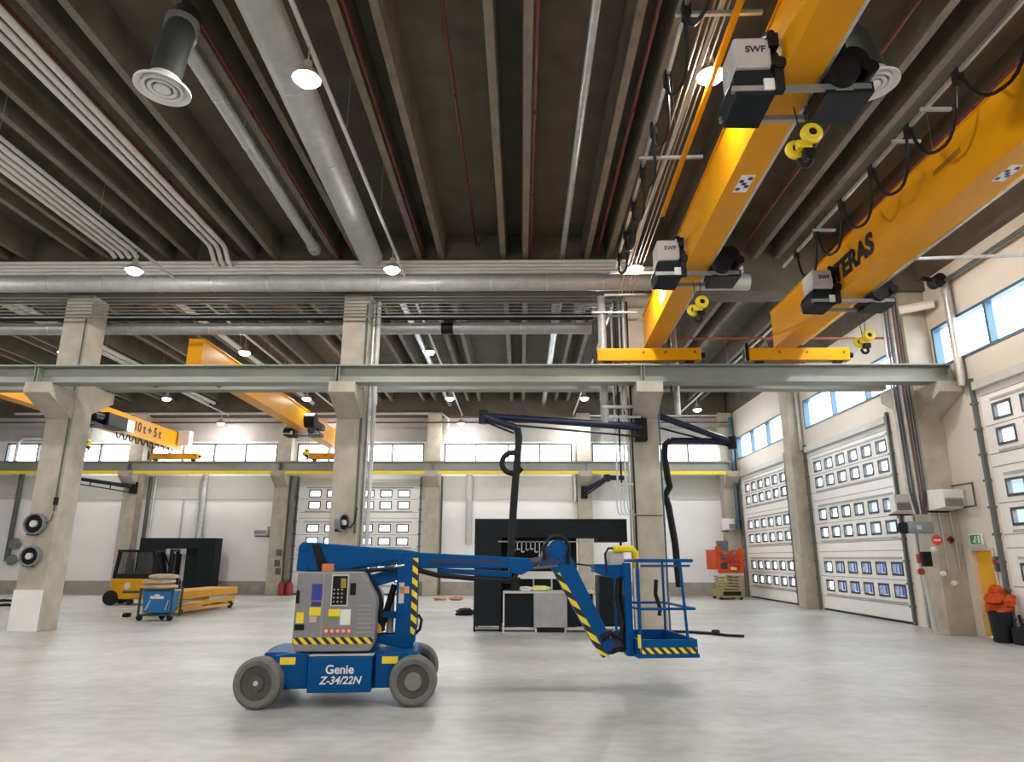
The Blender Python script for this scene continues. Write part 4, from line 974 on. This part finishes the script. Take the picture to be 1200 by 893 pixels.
o = MB().bar((2.1, 17.3, 5.62), (3.4, 17.3, 5.62), .12, .06).bar((2.2, 17.3, 5.35), (3.1, 17.3, 5.35), .05, .05).build('cable_tray', galv); tag(o, 'short silver cable tray in front of the cable column', 'cable tray')
o = MB().bar((1.9, 17.2, 8.95), (4.3, 17.2, 8.95), .06, .05).bar((1.9, 17.2, 8.2), (3.1, 17.2, 8.2), .05, .05).build('cable_tray', galv); tag(o, 'pale cable tray high beside the cable column, behind the crane end', 'cable tray')
for x, r, m_, w in ((4.12, .075, galv, 'thicker one'), (3.98, .03, MATS['conduit_dark'], 'thin dark one')):
    run_pipe('riser_pipe', 'vertical pipe on the door side of the cable column, ' + w, [(x, 17.5, 5.45), (x, 17.5, 9.2)], r, m_, 'pipes on the door side of the cable column')
run_pipe('riser_pipe', 'thin blue grey pipe down the edge of the cable column', [(3.66, YC + .1, 0), (3.66, YC + .1, 8.8)], .025, bluegrey)
run_pipe('riser_pipe', 'dark pipe down the front of the cable column', [(2.82, YC - .05, 0), (2.82, YC - .05, 5.9)], .03, MATS['conduit_dark'])
for z in (2.85,):
    o = bx(2.9, YC - .02, z, 3.62, YC - .0, z + .02).build('clamp_strap', blackm); tag(o, 'thin dark strap around the cable column', 'strap')
# corner column
for i in range(7):
    x = 9.95 + .08 * i
    run_pipe('wall_cable', 'vertical cable by the corner column, %s from the sectional door' % ['first', 'second', 'third', 'fourth', 'fifth', 'sixth', 'seventh'][i], [(x + .02, 17.78, 9.0), (x - .02, 17.78, 6.0), (x, 17.76, 3.6 - .1 * (i % 3)), (x - .03 * (i - 3), 17.74, 2.9)], .03, [galv, MATS['conduit_dark'], mat('cable_violet', (.07, .06, .11), .5), galv, mat('cable_brown', (.16, .08, .045), .5), MATS['cable_violet'], MATS['conduit_dark']][i], 'cables by the corner column', 8, 'cable')
def heater(label, loc, rz, w, h, d):
    o = thing('fan_heater', label, 'fan heater', loc, rz, 'white fan heaters')
    MB().prism([(0, 0), (-d, .06), (-d, h - .02), (0, h)], 'x', -w / 2, w / 2).build('casing', whitem, o, bevel=.02)
    m = MB()
    for i in range(5): m.box(-w / 2 + .05, -d - .012, .10 + i * h * .085, w / 2 - .05, -d + .01, .116 + i * h * .085)
    m.build('louvre', MATS['joint_grey'], o)
    bx(-w / 2 + .04, -d - .004, .08, w / 2 - .04, -d + .006, h * .52).build('grille', mat('grille_dark', (.20, .20, .20), .5), o)
    MB().box(-w / 2 - .04, -.04, -.04, w / 2 + .04, 0.04, 0).build('bracket', blackm, o)
    return o
heater('white fan heater on the corner column above the exit sign', (10.62, 17.62, 2.98), R(12), .62, .52, .5)
heater_door = heater('white fan heater at the edge of the sectional door beside the cables', (10.32, 18.9, 2.98), R(-8), .5, .52, .4)
MB().bar((.2, -.1, .2), (.90, 0.1, .2), .05, .05).build('mounting_arm', blackm, heater_door)
heater('white fan heater on the far corner column above the orange lift', (10.25, 34.9, 3.15), R(35), .55, .6, .4)
heater('white fan heater on the back wall between the booth frame and the back door', (-13.3, YB - .02, 2.88), 0, .70, .48, .4)
o = MB().tube([(10.98, 17.55, 3.6), (10.98, 16.75, 3.6), (10.98, 16.75, 3.05), (10.98, 17.5, 3.05)], .025, 8).build('bracket_frame', MATS['conduit_dark'], smooth=True); tag(o, 'dark tube bracket beside the heater above the yellow door', 'bracket')
o = thing('control_panel', 'grey control box with dials beside the corner column', 'control box', (9.93, 17.7, 2.62))
MB().box(-.2, -.16, -.2, .42, 0, .1).build('box_body', mat('control_grey', (.20, .22, .24), .4, .3), o, bevel=.02)
MB().cyl((-.28, -.1, -.06), (-.28, -.02, -.06), .15, 16).build('dial', black, o, smooth=True)
MB().box(.0, -.175, -.1, .12, -.16, 0).build('label_plate', lightgrey, o)
o = thing('control_panel', 'black push button panel under the control box at the corner column', 'control box', (10.12, 17.7, 1.80))
MB().box(-.12, -.14, -.18, .10, 0, .18).build('box_body', black, o, bevel=.02)
MB().cyl((-.18, -.1, -.30), (-.18, -.02, -.30), .08, 12).box(-.24, -.1, -.1, -.16, -.04, .12).build('push_button', red, o, smooth=True)
o = thing('no_entry_sign', 'round red no entry sign on the corner column', 'sign', (10.44, YC - .005, 2.26), 0)
MB().cyl((0, -.012, 0), (0, 0, 0), .13, 24).build('disc', mat('sign_red', (.75, .06, .05), .45), o)
bx(-.085, -.018, -.022, .085, -.012, .022).build('bar', whitem, o)
o = thing('fire_alarm', 'small dark red alarm point on the corner column beside the no entry sign', 'alarm', (10.78, YC, 2.27))
MB().prism([(0, -.1), (.1, 0), (0, .1), (-.1, 0)], 'y', -.06, 0).build('casing', mat('alarm_red', (.20, .02, .02), .4), o, bevel=.01)
bx(-.03, -.066, -.03, .03, -.06, .03).build('button', black, o)
for x, z, w in ((10.32, 2.03, 'just below the no entry sign'), (10.70, 1.22, 'lower down the corner column'), (10.47, 1.45, 'halfway down the corner column')):
    o = MB().lathe([(.05, -.05), (.07, -.04), (.07, 0)], (x, YC, z), 'y', 12).build('wall_socket', whitem, smooth=True); tag(o, 'small white socket ' + w, 'socket', 'sockets on the corner column')
for x, w in ((10.58, 'nearer the signs'), (10.86, 'nearer the yellow door')):
    run_pipe('conduit_drop', 'thin grey conduit down the corner column, ' + w, [(x, YC - .03, 2.95), (x + .03, YC - .03, 1.5)], .018, galv, 'conduits on the corner column', 8, 'conduit')
run_pipe('floor_pipe', 'pale upright pipe at the foot of the corner column', [(10.15, 17.75, 0), (10.05, 17.75, 1.55)], .055, lightgrey)
o = thing('exit_sign', 'green running man exit sign above the yellow door', 'sign', (XW - .02, 17.02, 2.26), R(-90))
bx(-.22, -.05, -.13, .22, 0, .13).build('panel', whitem, o)
bx(-.19, -.056, -.11, .19, -.05, .11).build('sign_face', green_sign, o)
mk = MB().cyl((.02, -.062, .06), (.02, -.056, .06), .026, 12).bar((.01, -.06, .03), (-.03, -.06, -.03), .006, .05).bar((-.03, -.06, -.03), (.02, -.06, -.09), .006, .022).bar((-.03, -.06, -.03), (-.09, -.06, -.06), .006, .022).bar((.0, -.06, .02), (.06, -.06, -.01), .006, .018).box(.1, -.062, -.09, .16, -.056, .09)
mk.build('running_man', whitem, o)
bx(-.3, -.06, -.2, .3, 0, -.15).build('shelf', lightgrey, o)
# thick riser and cable bundle on the door wall
run_pipe('riser_pipe', 'thick silver riser pipe high on the door wall above the yellow door', [(10.93, 16.42, 5.95), (10.93, 16.42, 8.75)], .10, galv, None, 18)
o = MB().tube([(10.86, 16.5, 8.7), (10.86, 10.0, 8.75), (10.86, 2, 8.75)], .05, 10).build('dark_pipe', MATS['conduit_dark'], smooth=True); tag(o, 'dark pipe along the top of the door wall', 'pipe')
o = thing('pipe_valve', 'black valve assembly at the top of the thick riser pipe', 'valve', (10.75, 16.45, 8.75))
MB().lathe([(.06, -.2), (.16, -.18), (.16, .18), (.06, .2)], (0, 0, 0), 'y', 16).cyl((0, 0, 0), (-.35, 0, .08), .06, 10).build('valve_body', black, o, smooth=True); MB().lathe([(.03, -.02), (.11, -.02), (.11, .02), (.03, .02)], (-.1, -.22, -.15), 'y', 16).build('hand_wheel', blackm, o, smooth=True)
o = MB().cyl((10.3, 17.5, 8.35), (10.95, 17.0, 8.35), .12, 14).build('wall_spout', wall_warm, smooth=True); tag(o, 'cream pipe stub above the corner column', 'pipe')
for i, y in enumerate((19.2, 19.5)):
    run_pipe('riser_pipe', 'grey pipe on the door wall between corner column and sectional door, ' + ['nearer', 'further'][i], [(XW - .09, y, 0), (XW - .09, y, 6.2)], .05, [MATS['conduit_dark'], galv][i], 'pipes at the sectional door')
run_pipe('riser_pipe', 'pale blue pipe beside the far sectional pillar', [(XW - .1, 26.5, 5.9), (XW - .1, 26.5, 8.9)], .07, lightgrey)
run_pipe('riser_pipe', 'blue grey pipe in the far corner', [(XW - .25, 34.7, 3.2), (XW - .25, 34.7, 8.9)], .09, bluegrey)
# orange vests in a bin by the yellow door
o = thing('waste_bin', 'dark round bin standing by the near sectional door', 'bin', (10.78, 16.25, 0))
MB().lathe([(.17, 0), (.2, .02), (.235, .62), (.25, .63), (.25, .66), (.21, .66), (.19, .1)], (0, 0, 0), 'z', 22).build('bin_body', blackm, o, smooth=True)
MB().tube([(.16, -.2, .05), (.3, -.24, .3), (.28, -.2, .6)], .03, 8).build('bin_handle', black, o, smooth=True)
for i, (dx, dy, z, r_) in enumerate(((0, 0, .74, .22), (-.1, -.05, .94, .17), (.1, -.1, .9, .18), (.02, .02, 1.08, .14))):
    o = MB().blob((10.78 + dx, 16.25 + dy, z), r_, r_, .13, 30 + i, 14, 8, .25).build('safety_vest', orange, smooth=True)
    tag(o, 'crumpled orange safety vest, %s in the dark bin' % ['lowest', 'on the door side', 'on the near side', 'topmost'][i], 'vest', 'orange vests in the bin')
o = thing('equipment_case', 'black low case on the floor beside the dark bin', 'case', (10.9, 15.66, 0), R(4))
MB().box(-.14, -.28, 0, .14, .28, .36).build('case_body', black, o, bevel=.03); MB().tube([(-.0, -.12, .36), (0, -.12, .44), (0, .12, .44), (0, .12, .36)], .015, 8).build('handle', blackm, o, smooth=True)
o = thing('wall_phone', 'small dark handset box on the wall beside the yellow door', 'handset', (XW - .0, 16.46, 1.7), R(-90))
MB().box(-.05, -.08, -.18, .05, 0, .16).build('casing', mat('handset_dark', (.10, .09, .13), .5), o, bevel=.01); MB().box(-.04, -.1, -.02, .04, -.08, .1).build('display', red, o)

# back wall equipment
for x, w in ((-17.6, 'nearer the far side'), (-16.55, 'nearer the back door')):
    run_pipe('downpipe', 'grey vertical pipe on the back wall behind the forklift, ' + w, [(x, YB - (.03 if x < -17 else .16), 2.2 if x < -17 else 2.6), (x, YB - (.03 if x < -17 else .16), 6.0)], .03 if x < -17 else .16, galv, 'downpipes on the back wall')
run_pipe('downpipe', 'pale grey wide pipe on the back wall above the black booth', [(-2.7, YB - .17, 2.5), (-2.7, YB - .17, 6.0)], .17, lightgrey)
run_pipe('downpipe', 'dark downpipe on the far side of the hall next to the reel column', [(-26.3, YB - .13, 1.6), (-26.3, YB - .13, 6.2)], .12, MATS['conduit_dark'])
run_pipe('downpipe', 'dark pipe beside the forklift column on the back wall', [(-19.45, YB - .09, 2.2), (-19.45, YB - .09, 5.9)], .09, MATS['conduit_dark'])
run_pipe('downpipe', 'silver pipe beside the forklift column on the back wall', [(-19.2, YB - .06, 2.2), (-19.2, YB - .06, 5.9)], .06, galv)
run_pipe('downpipe', 'dark wide duct along the back door column', [(-11.85, YB - .4, 0), (-11.85, YB - .4, 5.9)], .12, mat('pipe_olive', (.17, .16, .13), .5))
run_pipe('downpipe', 'silver duct on the back wall column above the booth, upper stub', [(2.77, YB - .4, 4.6), (2.77, YB - .4, 7.9)], .11, galv)
run_pipe('downpipe', 'dark pipe at the booth side of the back door', [(-4.1, YB - .3, 0), (-4.1, YB - .3, 5.9)], .05, MATS['conduit_dark'])
o = thing('fire_extinguisher', 'red fire extinguisher standing at the back door column', 'fire extinguisher', (-11.85, YB - .75, 0))
MB().lathe([(.13, 0), (.16, .02), (.16, .5), (.12, .6), (.04, .64), (.04, .7)], (0, 0, 0), 'z', 16).build('cylinder', red, o, smooth=True); MB().tube([(.0, 0, .7), (.12, 0, .74), (.18, 0, .5), (.17, 0, .2)], .02, 6).build('hose', rubber, o, smooth=True)
o = thing('fire_extinguisher', 'second red fire extinguisher beside the back door column, nearer the door', 'fire extinguisher', (-11.45, YB - .75, 0))
MB().lathe([(.14, 0), (.17, .02), (.17, .48), (.12, .58), (.04, .62), (.04, .68)], (0, 0, 0), 'z', 16).build('cylinder', red, o, smooth=True); MB().tube([(.0, 0, .68), (-.12, 0, .72), (-.18, 0, .5), (-.17, 0, .2)], .02, 6).build('hose', rubber, o, smooth=True)
for x, z, w in ((-12.15, 2.05, 'upper'), (-12.2, 1.55, 'middle'), (-12.12, 1.15, 'lower')):
    o = bx(x - .14, YB - .72, z - .16, x + .12, YB - .62, z + .14).build('switch_box', MATS['conduit_dark'], bevel=.02); tag(o, '%s dark switch box on the back door column' % w, 'switch box', 'switch boxes on the back door column')
# loose things on the floor
o = MB().tube([(3.7, 18.1, .03), (4.1, 18.0, .03), (4.4, 17.75, .035), (4.7, 17.6, .03), (4.9, 17.2, .03), (5.25, 17.05, .03)], .035, 8).build('floor_hose', rubber, smooth=True); tag(o, 'dark hose lying on the floor beyond the lift basket', 'hose')
o = MB().blob((4.72, 17.55, .07), .1, .08, .06, 7).build('hose_coupling', blackm, smooth=True); tag(o, 'dark coupling on the floor hose beyond the basket', 'coupling')
o = MB().blob((-1.85, 23.2, .1), .3, .2, .1, 8, rough=.3).build('cable_heap', rubber, smooth=True); tag(o, 'small heap of dark cable on the floor left of the black booth', 'cable')
for dx, w in ((0, 'paler'), (.75, 'redder')):
    o = MB().blob((-3.6 + dx, 31.2, .07), .28, .16, .07, 9 + int(dx * 10), rough=.3).build('rag', mat('rag_tan' if dx == 0 else 'rag_red', (.50, .30, .18) if dx == 0 else (.45, .18, .10), .8), smooth=True); tag(o, '%s rag on the floor near the back door' % w, 'rag', 'rags on the floor')
o = MB().blob((-12.3, 22.1, .06), .13, .1, .06, 12, rough=.2).build('tape_roll', black, smooth=True); tag(o, 'small black lump on the floor before the forklift', 'debris')
for y, x in ((29.3, -21.5), (26.6, -19.4)):
    o = MB().blob((x, y, .05), .35, .1, .05, 14, rough=.2).build('floor_bracket', black, smooth=True); tag(o, 'black bracket lying on the floor left of the reel column, ' + ('further one' if y > 28 else 'nearer one'), 'bracket')
o = thing('slat_rack', 'dark narrow frame leaning beside the wall left of the forklift cab', 'frame', (-18.95, 33.6, 0))
MB().box(-.3, 0, 0, -.26, .05, 2.0).box(.1, 0, 0, .14, .05, 2.0).box(-.26, 0, 1.96, .1, .05, 2.0).box(-.26, 0, .1, .1, .05, .14).build('frame', mat('frame_tan', (.32, .27, .22), .6), o)

# outside: an added blue container, so the lower door panes look bluish
o = thing('added_container', 'dark blue container added outside to tint the lower sectional door panes', 'container', (14.2, 25.8, -.12))
MB().box(0, 0, .12, 2.4, 6.0, 2.3).build('container_body', mat('container_blue', (.008, .022, .10), .5), o)
m = MB()
for i in range(20): m.box(-.03, .15 + .3 * i, .2, 0, .3 + .3 * i, 2.2)
m.build('corrugation', MATS['container_blue'], o)
bx(0, 0, 0, 2.4, 6.0, .12).build('base_rail', blackm, o)

o = thing('added_building', 'dark blue-grey building added far outside to tint the sectional door panes', 'building', (42, 44, -.12))  # added for bluish panes; its dark facade overexposes to pale blue
MB().box(0, 0, 0, 12, 42, 8.4).build('facade', mat('facade_blue_grey', (.085, .115, .155), .7), o)
bx(-.3, -.3, 8.4, 12.3, 42.3, 8.7).build('roof_edge', lightgrey, o)
for i in range(8): bx(-.05, 2.4 + 5 * i, 3.2, .02, 5.2 + 5 * i, 4.6).build('window', mat('facade_window', (.03, .045, .07), .3), o)
